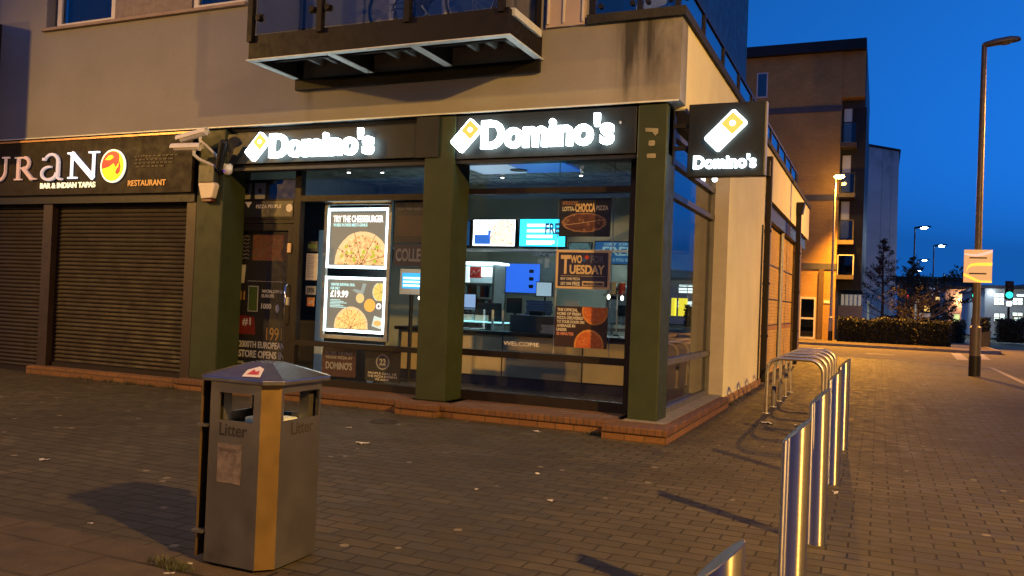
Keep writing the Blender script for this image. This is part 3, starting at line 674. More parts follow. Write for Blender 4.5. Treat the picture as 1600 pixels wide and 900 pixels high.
def boxes(label, x, y, z, n, mat, w=.34):
    t = thing('pizza_box_stack', label, 'pizza boxes', (x, y, z))
    for i in range(n):
        d = random.uniform(-.015, .015); MB().box(x - w / 2 + d, x + w / 2 + d, y - .17, y + .17, z + i * .042, z + i * .042 + .039).build('pizza_box', mat, t, .003)
boxes('stack of folded blue pizza boxes below the lit kitchen hatch', -5.25, 13.2, 1.05, 9, pm('blue_card', (.03, .07, .2), .6))
t = thing('kitchen_bench', 'long steel kitchen bench under the stacked pizza boxes', 'bench', (-4.8, 13.2, .15))
MB().box(-6.4, -2.6, 12.98, 13.5, .98, 1.03).build('bench_top', BRUSHED, t)
for x in (-6.35, -4.5, -2.7): MB().box(x, x + .05, 13.0, 13.05, .15, .98).build('leg', BRUSHED, t)
t = thing('leaflet_holder', 'white leaflet holder with printed cards beside the hanging posters', 'leaflet holder', (-4.05, 11.4, .95))
for i in range(3): MB().box(-4.2 + .01 * i, -3.99 + .01 * i, 11.4 + .05 * i, 11.41 + .05 * i, .95 + .14 * i, 1.1 + .17 * i).build('leaflet', em('pale_leaflet', (.3, .34, .33), .12), t)  # leaflets carry a faint glow of their own in place of light
MB().prism(rrect(-4.09, 1.03, .07, .09, .02, .4), 11.396, 11.393).build('motif', CARDB, t)
MB().box(-4.22, -3.95, 11.38, 11.6, .935, .955).build('tray', BLACKMET, t)
OVEN = pm('oven_steel', (.35, .37, .38), .3, .9, .12)
t = thing('pizza_oven', 'steel conveyor pizza oven against the kitchen rear wall', 'oven', (-3.6, 15.0, .15))
MB().box(-4.5, -2.7, 14.6, 15.5, 1.05, 1.75).build('body', OVEN, t, .02)
MB().box(-4.3, -2.9, 14.58, 14.6, 1.2, 1.4).build('mouth', CARDB, t); MB().box(-4.25, -2.95, 14.35, 14.62, 1.19, 1.21).build('conveyor', GALV, t)
MB().box(-4.48, -4.2, 14.57, 14.6, 1.5, 1.7).build('control_panel', BLACKMET, t)
for x in (-4.45, -2.8): MB().box(x, x + .06, 14.65, 14.71, .15, 1.05).build('leg', OVEN, t)
t = thing('wall_shelf', 'steel wall shelf of sauce tubs over the counter clutter', 'shelf', (-3.3, 13.2, 1.55))
MB().box(-4.1, -2.6, 13.1, 13.45, 1.55, 1.575).build('board', OVEN, t)
for x in (-4.05, -2.65): MB().box(x, x + .03, 13.1, 13.14, .98, 2.3).build('upright', OVEN, t)
TUB = [pm('tub_white', (.5, .5, .48)), PRINTR, pm('tub_blue', (.05, .12, .3)), GALV]
for i in range(9):
    x = -4.0 + i * .155; tt = thing('sauce_tub', ['white', 'red', 'blue', 'grey'][i % 4] + ' sauce tub on the steel kitchen shelf, ' + ['nearest the hatch', 'second from the hatch', 'third from the hatch', 'fourth from the hatch', 'in the middle', 'sixth from the hatch', 'third from the column', 'second from the column', 'nearest the column'][i], 'tub', (x, 13.28, 1.575), 'sauce tubs on the shelf')
    h_ = random.uniform(.1, .2); MB().ring((x, 13.28, 1.575), (x, 13.28, 1.575 + h_), .05, .058, 14).build('pot', TUB[i % 4], tt); MB().ring((x, 13.28, 1.575 + h_), (x, 13.28, 1.59 + h_), .062, .062, 14).build('lid', WHITE, tt)
for i, (x, c_) in enumerate(((-4.35, 'white'), (-3.1, 'brown'), (-2.85, 'white'))):
    boxes('short stack of %s takeaway boxes on the counter %s' % (c_, ['beside the leaflet holder', 'behind the lowest hanging poster', 'nearest the green corner column'][i]), x, 11.6, .95, (3, 6, 4)[i], pm('brown_card', (.28, .18, .09), .7) if c_ == 'brown' else pm('white_card', (.5, .5, .48), .7), .3)
t = thing('desk_monitor', 'black back of a small monitor on the counter below the lit hatch', 'monitor', (-5.35, 11.55, .95))
MB().box(-5.6, -5.2, 11.52, 11.56, 1.08, 1.36).build('screen_back', BLACKMET, t, .01); MB().box(-5.43, -5.37, 11.54, 11.58, .96, 1.1).build('stem', BLACKMET, t); MB().box(-5.52, -5.28, 11.48, 11.64, .95, .962).build('foot', BLACKMET, t)
t = thing('ticket_rail', 'steel ticket rail with white order slips beneath the menu ledge', 'ticket rail', (-4.6, 12.6, 2.1))
MB().box(-5.2, -4.0, 12.7, 12.73, 2.16, 2.2).build('rail', OVEN, t)
for i, x in enumerate((-5.1, -4.98, -4.7, -4.62, -4.3, -4.2)): MB().box(x, x + .075, 12.69, 12.694, 2.16 - (.13, .2, .16, .22, .12, .18)[i], 2.17).build('order_slip', pm('slip_paper', (.55, .55, .52), .8), t)
for i, (px_, py_, c_) in enumerate(((951, 464, (1, .95, .6)), (972, 466, (.95, 1, 1)))):
    g = P(px_, py_, 1, 12.0)
    t = thing('heat_lamp', ['small yellowish glowing bulb over the dark counter right of the hanging posters', 'small white glowing bulb over the dark counter beside the corner column'][i], 'lamp', (g.x, 12.0, .95))
    MB().ball((g.x, 12.0, g.z), .03, 12, 8, (.8, .8, 1.2)).build('bulb', em('heat_bulb_%d' % i, c_, 6), t)
    MB().tube([(g.x + .12, 12.05, .95), (g.x + .12, 12.05, g.z + .1), (g.x, 12.02, g.z + .1), (g.x, 12.0, g.z + .03)], .01, 6).build('arm', GALV, t)
    MB().ring((g.x + .12, 12.05, .95), (g.x + .12, 12.05, .965), .05, .05).build('foot', BLACKMET, t)
for i, (px_, py_, w_, c_) in enumerate(((716, 425, .16, (.85, .9, .6)), (850, 452, .3, (.35, .5, .6)), (733, 470, .28, (.3, .45, .75)))):  # small glowing screens added to brighten the kitchen
    g = P(px_, py_, 1, 13.4)
    t = thing('order_screen', ['narrow pale lit order screen at the window edge beside the cooler', 'grey lit order screen between the blue hatch and the leaflet holder', 'blue lit order screen low beside the cooler shelves'][i], 'screen', (g.x, 13.4, g.z))
    MB().box(g.x - w_ / 2, g.x + w_ / 2, 13.4, 13.44, g.z - .13, g.z + .13).build('casing', BLACKMET, t, .006)
    MB().box(g.x - w_ / 2 + .015, g.x + w_ / 2 - .015, 13.395, 13.399, g.z - .115, g.z + .115).build('display', em('order_glow_%d' % i, c_, .9), t)
    MB().ring((g.x, 13.46, 1.03), (g.x, 13.46, g.z), .015, .015).build('stand', BLACKMET, t)
# tablet kiosk
a = P(625, 420, 1, 10.9); b = P(660, 461, 1, 10.9)
t = thing('order_tablet', 'white framed tablet with a blue order page beside the green middle column', 'tablet', ((a.x + b.x) / 2, 10.9, .15))
MB().box(a.x, b.x, 10.9, 10.94, b.z, a.z).build('casing', em('pale_casing', (.2, .24, .24), .25, (.6, .6, .6)), t, .01)  # casing brightened by a faint glow put into its material
sc = MB().box(a.x + .05, b.x - .02, 10.893, 10.899, b.z + .09, a.z - .06).build('display', em('tablet_blue', (.04, .35, .75), 1.6), t)
mb = MB()
for i in range(3): mb.box(a.x + .07, b.x - .05, 10.889, 10.893, b.z + .12 + i * .055, b.z + .15 + i * .055)
mb.build('menu_lines', em('screen_pale2', (.7, .9, 1), 2), sc)
MB().ring(((a.x + b.x) / 2, 10.93, .15), ((a.x + b.x) / 2, 10.93, b.z), .03, .03).build('stand', BLACKMET, t)
MB().ring(((a.x + b.x) / 2, 10.93, .15), ((a.x + b.x) / 2, 10.93, .17), .17, .17, 20).build('base_plate', BLACKMET, t)
g = P(638, 465, 1, 10.95)
t = thing('counter_lamp', 'small glowing round bulb under the white tablet', 'lamp', (g.x, 11.3, .95))
MB().ball((g.x, 11.3, g.z), .032).build('bulb', em('warm_bulb', (1, .8, .6), 5), t)
MB().ring((g.x, 11.3, .95), (g.x, 11.3, g.z - .03), .012, .012).ring((g.x, 11.3, .95), (g.x, 11.3, .965), .06, .06).build('stem', BLACKMET, t)
for i_, (px_, py_) in enumerate(((545, 272), (597, 272), (785, 280), (908, 277))):
    g = P(px_, py_, 2, 3.3)
    t = thing('ceiling_spotlight', ['small lit ceiling spotlight seen over the lit poster display, nearer the door', 'small lit ceiling spotlight seen over the lit poster display, nearer the middle column', 'small lit ceiling spotlight seen over the white menu screen', 'small lit ceiling spotlight seen over the chocolate pizza poster'][i_], 'spotlight', (g.x, g.y, 3.3), 'ceiling spotlights in the shop')
    MB().ring((g.x, g.y, 3.325), (g.x, g.y, 3.347), .035, .03, 14).build('housing', GALV, t); MB().ring((g.x, g.y, 3.318), (g.x, g.y, 3.324), .024, .024, 14).build('lens', em('spot_lens', (1, .95, .85), 14), t)
    spot('ceiling_spot_light', (g.x, g.y, 3.26), (g.x, g.y, 0), 22, (.95, .95, .9), 140, .8, .03)
t = thing('ceiling_panel_light', 'bluish glowing ceiling panels just inside the wide window', 'ceiling light', (-4.8, 11.2, 3.33))  # screen light on the ceiling, put in as glowing panels
for x0_, x1_, c_, s_ in ((-5.62, -4.9, (.4, .6, .85), .6), (-4.86, -4.05, (.05, .2, .8), .5)):
    MB().box(x0_, x1_, 10.75, 11.62, 3.328, 3.338).build('panel', em('ceiling_glow_%d' % (-x1_ * 10), c_, s_), t)
MB().ring((-4.9, 11.3, 3.318), (-4.9, 11.3, 3.327), .13, .13, 20).build('vent', BLACKMET, t)
# unseen tube added on the kitchen ceiling to brighten the interior
t = thing('tube_light', 'cool white tube light on the kitchen ceiling', 'ceiling light', (-4.6, 15.2, 3.3))
MB().box(-5.4, -3.8, 15.16, 15.24, 3.29, 3.35).build('batten', WHITE, t)
MB().ring((-5.35, 15.2, 3.27), (-3.85, 15.2, 3.27), .018, .018).build('tube', em('tube_glow', (.75, .95, 1), 240), t)

# ------------------------------------------------------------------ illuminated signs
LIT = em('lit_letter', (.78, .97, 1.0), 9.0, (.8, .8, .8)); LITB = em('lit_blue_half', (.5, .78, 1.0), 3.0, (.1, .3, .7)); LITR = em('lit_red_half', (1.0, .40, .07), 1.7, (.7, .1, .03))
def tile(parent, cx, cz, w, h, y, rot):
    """The rounded tile: white rim, orange-red square with one pip, pale blue square with two."""
    base = MB().prism(rrect(cx, cz, w, h, w * .13, rot), y, y - .05).build('logo_tile', LIT, parent)
    c, s = math.cos(rot), math.sin(rot); u = lambda a, b: (cx + a * c - b * s, cz + a * s + b * c)
    k = w * .84; off = h * .235
    p = u(0, off); MB().prism(rrect(p[0], p[1], k, k, k * .1, rot), y - .051, y - .055).build('red_square', LITR, base)
    q = u(0, -off); MB().prism(rrect(q[0], q[1], k, k, k * .1, rot), y - .051, y - .055).build('blue_square', LITB, base)
    mb = MB().prism(circ(p[0], p[1], k * .16), y - .056, y - .06)
    for d in (-.22, .22):
        e = u(k * d, -off - k * d); mb.prism(circ(e[0], e[1], k * .15), y - .056, y - .06)
    mb.build('pip', LIT, base)
def fascia(label, x0, x1, z0, z1, tl, word, tm=False):
    t = thing('fascia_sign', label, 'sign', ((x0 + x1) / 2, 9.1, z0), 'lit fascia signs over the shopfront')
    MB().box(x0, x1, 9.04, 9.118, z0, z1).build('backing_panel', CHARCOAL, t, .006)
    tile(t, *tl, 9.0, R(-43.5))
    b = put_text(MB(), "Domino's", *word, 8.992, .038, .05).build('lettering', LIT, t)
    if tm: MB().prism(circ(word[1] + .05, word[3] - .1, .015, 12), 9.03, 9.038).build('trade_mark', GALV, t)
    return t
fascia('lit white shop name sign over the dark door and poster display', -8.33, -5.31, 3.13, 3.55, (-7.744, 3.343, .20, .37), (-7.526, -5.895, 3.18, 3.52))
fascia('lit white shop name sign over the wide window with menu screens', -4.975, -2.52, 3.09, 3.62, (-4.594, 3.358, .205, .385), (-4.386, -2.754, 3.185, 3.54), True)
t = thing('projecting_sign', 'square dark hanging sign with lit tile and name at the building corner', 'sign', (-1.58, 9.35, 2.85))
MB().box(-2.0, -1.17, 9.3, 9.42, 2.85, 3.66).build('sign_box', CHARCOAL, t, .008)
MB().box(-1.168, -1.160, 9.31, 9.41, 2.86, 3.65).build('edge_trim', GALV, t)
tile(t, -1.585, 3.345, .215, .445, 9.298, R(-45))
put_text(MB(), "Domino's", -1.925, -1.255, 2.935, 3.085, 9.295, .036, .03).build('lettering', LIT, t)
for z in (3.16, 3.41): MB().box(-2.17, -2.0, 9.33, 9.37, z, z + .045).build('bracket_arm', BLACKMET, t)
MB().box(-2.17, -2.155, 9.3, 9.4, 3.0, 3.6).build('bracket_plate', BLACKMET, t)
t = thing('sign_lamp', 'small white bulb glowing on the soffit beneath the projecting sign', 'lamp', (-1.95, 11.2, 2.9))
g = P(1117, 280, 0, -2.2)
MB().ball((-2.2, g.y, g.z), .04).build('bulb', em('white_bulb', (.85, .95, 1), 8), t)
MB().ring((-2.2, g.y, g.z + .03), (-2.2, g.y, 3.6), .012, .012).build('stem', GALV, t)

# ---- restaurant sign
t = thing('restaurant_sign', 'long dark restaurant sign with serif letters and a flame emblem over brown shutters', 'sign', (-11, 8.95, 2.74))
SIGNB = pm('dark_brown_sign_panel', (.012, .0075, .006), .6, 0, .2, 3, 0, 60, .2)
MB().box(-15, -8.86, 8.95, 9.0, 2.745, 3.57).build('sign_panel', SIGNB, t, .004)
MB().box(-15, -8.86, 8.93, 9.0, 3.572, 3.60).build('top_trim', pm('copper_trim', (.45, .24, .12), .4, .4), t)
def serif(strokes, th, y, z):
    mb = MB()
    for k, (a, b, w0) in enumerate(strokes):
        d = Vector((b[0] - a[0], b[1] - a[1])); n_ = Vector((-d.y, d.x)).normalized() * w0 / 2
        mb.prism([(a[0] + n_.x, a[1] + n_.y), (b[0] + n_.x, b[1] + n_.y), (b[0] - n_.x, b[1] - n_.y), (a[0] - n_.x, a[1] - n_.y)], y - .0004 * k, y - th - .0006 * k)
    return mb
def arc(cx, cz, rx, rz, a0, a1, w0, w1=None, n=14):
    out = []
    for i in range(n):
        t0, t1 = R(a0 + (a1 - a0) * i / n), R(a0 + (a1 - a0) * (i + 1) / n); ww = w0 + ((w1 if w1 else w0) - w0) * (i / n)
        out.append(((cx + rx * math.cos(t0), cz + rz * math.sin(t0)), (cx + rx * math.cos(t1 + .03), cz + rz * math.sin(t1 + .03)), ww))
    return out
LROSE = em('rose_letter', (.55, .36, .30), .42, (.6, .42, .36)); LPALE = em('lilac_letter', (.55, .5, .55), .55, (.6, .55, .6)); LLIT = em('white_letter', (.85, .88, 1.0), 1.25)
yS = 8.945
z0, z1 = 2.985, 3.345
X = -12.72
serif([((X - .28, z1), (X - .28, 3.15), .055), ((X - .36, z1), (X - .19, z1), .022)] + arc(X - .125, 3.14, .155, .15, 180, 350, .05, .03) + [((X + .03, z1), (X + .03, 3.12), .026), ((X - .04, z1), (X + .11, z1), .022)], .03, yS, 0).build('letter', LROSE, t)
X = -12.40
serif([((X, z0), (X, z1), .06), ((X - .08, z0 + .01), (X + .09, z0 + .01), .022), ((X - .08, z1 - .01), (X + .05, z1 - .01), .022), ((X + .03, z1 - .013), (X + .16, z1 - .013), .026), ((X + .03, 3.17), (X + .16, 3.17), .024)] + arc(X + .16, 3.25, .085, .08, -92, 92, .05) + [((X + .12, 3.17), (X + .33, z0 + .008), .06), ((X + .29, z0 + .01), (X + .43, z0 + .01), .022)], .03, yS, 0).build('letter', LROSE, t)
X = -11.66
serif(arc(X - .0, 3.24, .155, .125, 150, 0, .03, .055) + [((X + .155, 3.25), (X + .155, 3.03), .058)] + arc(X - .03, 3.075, .165, .10, 75, 360, .03, .045, 20) + arc(X + .24, 3.05, .085, .075, 185, 290, .045, .02, 6) + [((X - .135, 3.27), (X - .135, 3.31), .06)], .03, yS, 0).build('letter', LPALE, t)
X = -11.22
serif([((X, z0), (X, z1 + .03), .03), ((X - .07, z0 + .01), (X + .12, z0 + .01), .024), ((X - .09, z1 + .022), (X + .05, z1 + .022), .024), ((X - .005, z1 + .02), (X + .46, z0 + .0), .075), ((X + .46, z0), (X + .46, z1 + .03), .034), ((X + .36, z1 + .022), (X + .57, z1 + .022), .024)], .03, yS, 0).build('letter', LLIT, t)
emb = MB().prism(circ(-10.36, 3.15, .245, 36), yS, yS - .03).build('emblem', em('emblem_rim', (1, .93, .75), 1.0), t)
EY = em('emblem_yellow', (1.0, .72, .01), .95); ER = em('emblem_red', (.62, .015, .02), .6, (.5, .03, .02))
MB().prism(circ(-10.355, 3.15, .222, 36), yS - .031, yS - .034).build('disc', EY, emb)
fl = [(-10.56, 3.11)] + [(-10.355 + .215 * math.cos(R(a)), 3.15 + .215 * math.sin(R(a))) for a in range(175, 52, -10)] + [(-10.22, 3.27), (-10.23, 3.2), (-10.29, 3.13), (-10.33, 3.19), (-10.42, 3.14), (-10.5, 3.12)]
MB().prism(fl, yS - .035, yS - .037).build('flame', ER, emb)
MB().prism([(-10.50, 3.24), (-10.44, 3.30), (-10.36, 3.31), (-10.33, 3.27), (-10.40, 3.235)], yS - .038, yS - .04).build('flame_spot', EY, emb)
MB().prism([(-10.22, 3.22), (-10.19, 3.14), (-10.2, 3.06), (-10.25, 3.02), (-10.29, 3.05), (-10.27, 3.1), (-10.235, 3.13)], yS - .035, yS - .037).build('droplet', ER, emb)
mb = MB()
for i, (u0_, u1_) in enumerate(((-9.95, -9.12), (-9.93, -9.3), (-9.95, -9.2), (-9.92, -9.45))):
    x_ = u0_
    while x_ < u1_:
        d_ = random.uniform(.03, .09); mb.box(x_, x_ + d_, yS - .003, yS, 3.27 - .05 * i, 3.29 - .05 * i); x_ += d_ + .02
mb.build('faded_lettering', pm('faded_brown_letter', (.04, .024, .017), .6), t)
words('small_lettering', [('BAR & INDIAN TAPAS', -11.9, -10.72, 2.845, 2.93)], yS, em('lit_small_letter', (.95, .85, .55), 1.0), t, .025, .012)
words('small_lettering', [('RESTAURANT', -10.06, -9.33, 2.85, 2.935)], yS, em('amber_letter', (.6, .26, .05), .45, (.6, .3, .08)), t, .012, .008)

# ------------------------------------------------------------------ lit poster display and posters
POST = em('backlit_grey', (.11, .14, .145), .8, (.2, .22, .22)); EDGE = em('lit_edge', (.75, .97, 1.0), 6.5)
PT_W = em('poster_white', (.95, .98, 1), 1.5); PT_C = em('poster_cyan', (.45, .8, .9), 1.0)
CRUST = em('poster_crust', (.82, .66, .38), .85, (.7, .55, .3)); TOP1 = pizza_mat('cheeseburger_topping', (.95, .78, .42), (.6, .30, .12), (.20, .12, .05), .95, 17)
TOP2 = pizza_mat('cheese_topping', (.95, .74, .3), (.72, .42, .14), (.42, .2, .08), .95, 26); CUT = em('poster_cut', (.2, .09, .04), .3)
yD = 9.72
k = 9.72 / 9.5; zz = lambda z: 1.4 + (z - 1.4) * k
dx0, dx1, dz0, dz1 = -6.97 * k, -5.905 * k, zz(.80), zz(2.67)
t = thing('poster_display', 'tall silver framed double poster display glowing behind the shop glass', 'display', ((dx0 + dx1) / 2, yD, dz0))
fm = MB().box(dx0, dx0 + .05, yD - .02, yD + .03, dz0, dz1).box(dx1 - .05, dx1, yD - .02, yD + .03, dz0, dz1).box(dx0 + .05, dx1 - .05, yD - .018, yD + .03, dz1 - .06, dz1).box(dx0 + .05, dx1 - .05, yD - .018, yD + .03, dz0, dz0 + .05)
fm.build('frame', GALV, t)
def lightbox(z0, z1):
    x0, x1 = dx0 + .055, dx1 - .055
    e = MB()
    for q in ((x0, x1, z1 - .034, z1), (x0, x1, z0, z0 + .034), (x0, x0 + .03, z0 + .034, z1 - .034), (x1 - .03, x1, z0 + .034, z1 - .034)): e.box(q[0], q[1], yD - .015, yD + .02, q[2], q[3])
    e = e.build('lit_edge', EDGE, t)
    f = MB().box(x0 + .031, x1 - .031, yD - .008, yD + .01, z0 + .035, z1 - .035).build('poster_sheet', POST, t)
    return f, (x0 + .045, x1 - .045, z0 + .05, z1 - .05)
f, q = lightbox(zz(1.755), zz(2.565)); wq, hq = q[1] - q[0], q[3] - q[2]
words('lettering', [('TRY THE CHEESEBURGER', q[0] + .05 * wq, q[1] - .04 * wq, q[3] - .2 * hq, q[3] - .07 * hq, .03)], yD - .009, PT_W, f)
words('small_lettering', [('WHERE FATNESS MEETS GENIUS', q[0] + .05 * wq, q[0] + .68 * wq, q[3] - .28 * hq, q[3] - .22 * hq, .03)], yD - .009, PT_C, f)
pizza(f, q[0] + .60 * wq, q[2] + .02 * hq, .50 * wq, q, yD - .009, CRUST, TOP1, CUT)
mb = MB()
for _ in range(16):
    a, r_ = random.uniform(.15, 2.9), random.uniform(.1, .4) * wq; mb.prism(clip(circ(q[0] + .6 * wq + r_ * math.cos(a), q[2] + .02 * hq + r_ * math.sin(a), .028 * wq, 10), *q), yD - .0145, yD - .0155)
mb.build('gherkin', em('gherkin', (.45, .5, .06), .8), f)
f, q = lightbox(zz(.895), zz(1.64)); wq, hq = q[1] - q[0], q[3] - q[2]
words('lettering', [('WINTER SURVIVAL DEAL', q[0] + .05 * wq, q[0] + .5 * wq, q[3] - .12 * hq, q[3] - .06 * hq, .03), ('FOR ONLY', q[0] + .05 * wq, q[0] + .22 * wq, q[3] - .2 * hq, q[3] - .14 * hq, .03)], yD - .009, PT_C, f)
words('price_lettering', [('£19.99', q[0] + .05 * wq, q[0] + .38 * wq, q[3] - .36 * hq, q[3] - .215 * hq, .03)], yD - .009, PT_W, f)
mb = MB()
for i in range(6): mb.box(q[0] + .05 * wq, q[0] + (.24 + .06 * ((i * 7) % 3)) * wq, yD - .01, yD - .012, q[3] - (.42 + .03 * i) * hq, q[3] - (.405 + .03 * i) * hq)
mb.build('fine_print', PT_C, f)
pizza(f, q[0] + .45 * wq, q[2] + .04 * hq, .31 * wq, q, yD - .009, CRUST, TOP2, CUT)
pizza(f, q[0] + .98 * wq, q[3] - .22 * hq, .16 * wq, (q[0] + .82 * wq, q[1], q[3] - .4 * hq, q[3] - .04 * hq), yD - .009, em('poster_pale', (.6, .72, .6), .8), em('poster_lime', (.72, .66, .2), .8), CUT, cuts=4)
MB().prism(circ(q[0] + .78 * wq, q[3] - .5 * hq, .10 * wq), yD - .009, yD - .011).build('dish_picture', em('poster_chips', (.85, .45, .1), .9), f)
MB().prism(circ(q[0] + .6 * wq, q[3] - .36 * hq, .075 * wq), yD - .009, yD - .011).build('medal_picture', em('poster_medal', (.75, .62, .3), .8), f)
MB().prism([(q[0] + .59 * wq, q[3] - .29 * hq), (q[0] + .45 * wq, q[3] - .2 * hq), (q[0] + .5 * wq, q[3] - .17 * hq), (q[0] + .61 * wq, q[3] - .2 * hq), (q[0] + .64 * wq, q[3] - .05 * hq), (q[0] + .71 * wq, q[3] - .06 * hq), (q[0] + .65 * wq, q[3] - .29 * hq)], yD - .009, yD - .0105).build('ribbon_picture', em('poster_ribbon', (.3, .45, .52), .6), f)
MB().prism(rrect(q[0] + .93 * wq, q[2] + .16 * hq, .17 * wq, .22 * hq, .01, -.25), yD - .009, yD - .0105).build('box_picture', em('poster_box', (.55, .75, .8), .9), f)
MB().prism(circ(q[0] + .93 * wq, q[2] + .14 * hq, .07 * wq, rz=.06 * hq), yD - .011, yD - .0125).build('snack_picture', em('poster_snack', (.8, .52, .2), .8), f)
mb = MB(); mb.prism(circ(q[0] + .94 * wq, q[3] - .51 * hq, .045 * wq), yD - .009, yD - .0105).build('plate_picture', PT_W, f)
MB().prism(circ(q[0] + .94 * wq, q[3] - .51 * hq, .024 * wq), yD - .011, yD - .012).build('plate_centre', POST, f)
for x in (dx0 + .2, dx1 - .2): MB().ring((x, yD, dz1), (x, yD, 3.34), .004, .004, 6).build('hanging_wire', GALV, t)

def poster(name, label, x0, x1, z0, z1, mat, y=9.6, cat='poster', group=None, th=.006):
    o = MB().box(x0, x1, y, y + th, z0, z1).build(name, mat)
    tag(o, label, cat, group)
    W_, H_ = x1 - x0, z1 - z0
    return o, lambda u0, u1, v0, v1: (x0 + u0 * W_, x0 + u1 * W_, z1 - v1 * H_, z1 - v0 * H_), y
# three posters hung one above another in the wide window
o, q, y = poster('hanging_poster', 'topmost of the three hanging posters, chocolate pizza on black', -3.60, -2.95, zz(2.19), zz(2.64), CARDB)
words('lettering', [('INTRODUCING',) + q(.06, .36, .07, .17)], y, pm('dull_rose_print', (.3, .16, .12), .5), o, .02)
words('lettering', [('LOTTA-',) + q(.06, .30, .21, .33) + (.03,), ('PIZZA',) + q(.72, .95, .19, .31) + (.03,)], y, PRINTW, o, .03)
words('lettering', [('CHOCCA',) + q(.31, .70, .13, .36) + (.045,)], y, PRINTT, o, .045)
b4 = q(.03, .95, .38, .97)
pizza(o, (b4[0] + b4[1]) / 2, (b4[2] + b4[3]) / 2 + .02, .28, b4, y, pm('dull_crust', (.30, .16, .10), .5), pizza_mat('chocolate', (.055, .02, .014), (.12, .045, .03), (.25, .13, .08), 0, 14), PRINTT, .06, 1, squash=.42)
o, q, y = poster('hanging_poster', 'middle hanging poster, tan bordered with Two Tuesday lettering on navy', -3.62, -2.93, zz(1.575), zz(2.03), PRINTT)
fx = q(.045, .955, .06, .94); MB().box(fx[0], fx[1], y - .002, y, fx[2], fx[3]).build('navy_field', NAVY, o)
words('lettering', [('T',) + q(.09, .27, .13, .62) + (.035,), ('WO',) + q(.27, .48, .13, .34) + (.035,), ('UESDAY',) + q(.26, .90, .38, .62) + (.035,)], y - .002, PRINTT, o)
words('lettering', [('FOR',) + q(.64, .88, .13, .33) + (.03,)], y - .002, pm('blue_grey_print', (.10, .10, .16), .5), o)
words('lettering', [('BUY ONE PIZZA',) + q(.1, .46, .71, .78) + (.03,), ('GET ONE',) + q(.1, .30, .83, .91) + (.03,), ('FREE',) + q(.32, .46, .82, .92) + (.03,)], y - .002, PRINTW, o)
fx = q(.5, .9, .80, .92); MB().box(fx[0], fx[1], y - .004, y - .002, fx[2], fx[3]).build('tan_strip', PRINTT, o)
words('lettering', [('WHEN COLLECTED',) + q(.52, .7, .83, .9) + (.02,), ('OR DELIVERED',) + q(.72, .88, .83, .9) + (.02,)], y - .004, NAVY, o)
fx = q(.1, .9, .665, .672); MB().box(fx[0], fx[1], y - .003, y - .002, fx[2], fx[3]).build('rule', PRINTT, o)
fx = q(.52, .6, .13, .27); cx_, cz_ = (fx[0] + fx[1]) / 2, (fx[2] + fx[3]) / 2
MB().prism(rrect(cx_ + .008, cz_ + .008, .045, .045, .006, R(45)), y - .002, y - .005).build('red_tile', PRINTR, o)
MB().prism(rrect(cx_ - .028, cz_ - .026, .045, .045, .006, R(45)), y - .002, y - .005).build('blue_tile', pm('blue_print', (.03, .08, .3), .5), o)
o, q, y = poster('hanging_poster', 'lowest of the three hanging posters, orange pizzas on brown', -3.60, -2.94, zz(.885), zz(1.365), pm('brown_print', (.035, .016, .012), .5))
L = ['THE OFFICIAL', 'HOME OF FRESH', 'PIZZA DELIVERED', 'TO YOUR DOOR ON', 'AVERAGE IN', 'UNDER']; wd = [.40, .46, .51, .53, .36, .20]
words('lettering', [(s_,) + q(.03, .03 + wd[i], .05 + .098 * i, .125 + .098 * i) + (.035,) for i, s_ in enumerate(L)], y, PRINTW, o)
words('lettering', [('25 MINUTES',) + q(.03, .36, .64, .715) + (.035,)], y, pm('salmon_print', (.62, .25, .17), .5), o)
ORC = pm('orange_crust', (.62, .26, .05), .5); ORT = pizza_mat('pepperoni_topping', (.6, .16, .025), (.42, .09, .02), (.7, .32, .08), 0, 30)
b4 = q(0.0, 1.0, 0.0, 1.0)
pizza(o, q(.76, .76, 0, 0)[0], q(0, 0, .1, .1)[2], .165, b4, y, ORC, ORT, PRINTR, cuts=4); pizza(o, q(.66, .66, 0, 0)[0], q(0, 0, .93, .93)[2], .185, b4, y, ORC, ORT, PRINTR, cuts=4)
t = thing('poster_wires', 'two pale wires holding the hanging posters in the wide window', 'wire hanger', (-3.27, 9.62, 3.3))
for x in (-3.625, -2.925): MB().ring((x, 9.63, .72), (x, 9.63, 3.34), .005, .005, 6).build('wire', pm('pale_wire', (.5, .5, .48), .4), t)
# posters right of the display
o, q, y = poster('collect_poster', 'dark poster reading COLLECT, behind the green middle column', -5.92, -5.4, zz(1.80), zz(2.08), NAVY)
words('lettering', [('COLLECT',) + q(.06, 1.1, .2, .8) + (.03,)], y, pm('grey_print', (.3, .3, .32), .5), o)
o, q, y = poster('menu_poster', 'dark menu poster with brown picture, above the collect poster', -5.93, -5.4, zz(2.1), zz(2.68), CARDB)
words('lettering', [('FANCY PIZZA',) + q(.1, .9, .1, .18), ('FOR YOU AND ME',) + q(.1, .9, .22, .28)], y, pm('grey_print', (.3, .3, .32)), o)
fx = q(.08, .95, .4, .85); MB().box(fx[0], fx[1], y - .003, y, fx[2], fx[3]).build('picture', pm('brown_picture', (.10, .065, .035), .5), o)
o, q, y = poster('window_graphic', 'low dark window graphic lettered with the shop name, below the lit display', -7.0, -6.45, .28, .66, pm('dark_red_print', (.05, .015, .018), .5))
words('lettering', [('IN 2008 THE FIRST', *q(.1, .9, .12, .22), .02), ('VEGGIE PIZZA AT', *q(.1, .9, .27, .37), .02), ("DOMINO'S", *q(.12, .9, .48, .75), .03)], y, pm('grey_print', (.3, .3, .32)), o)
o, q, y = poster('badge_graphic', 'round white badge graphic with lines of print, low beside the counter front', -6.3, -5.75, .26, .67, CARDB)
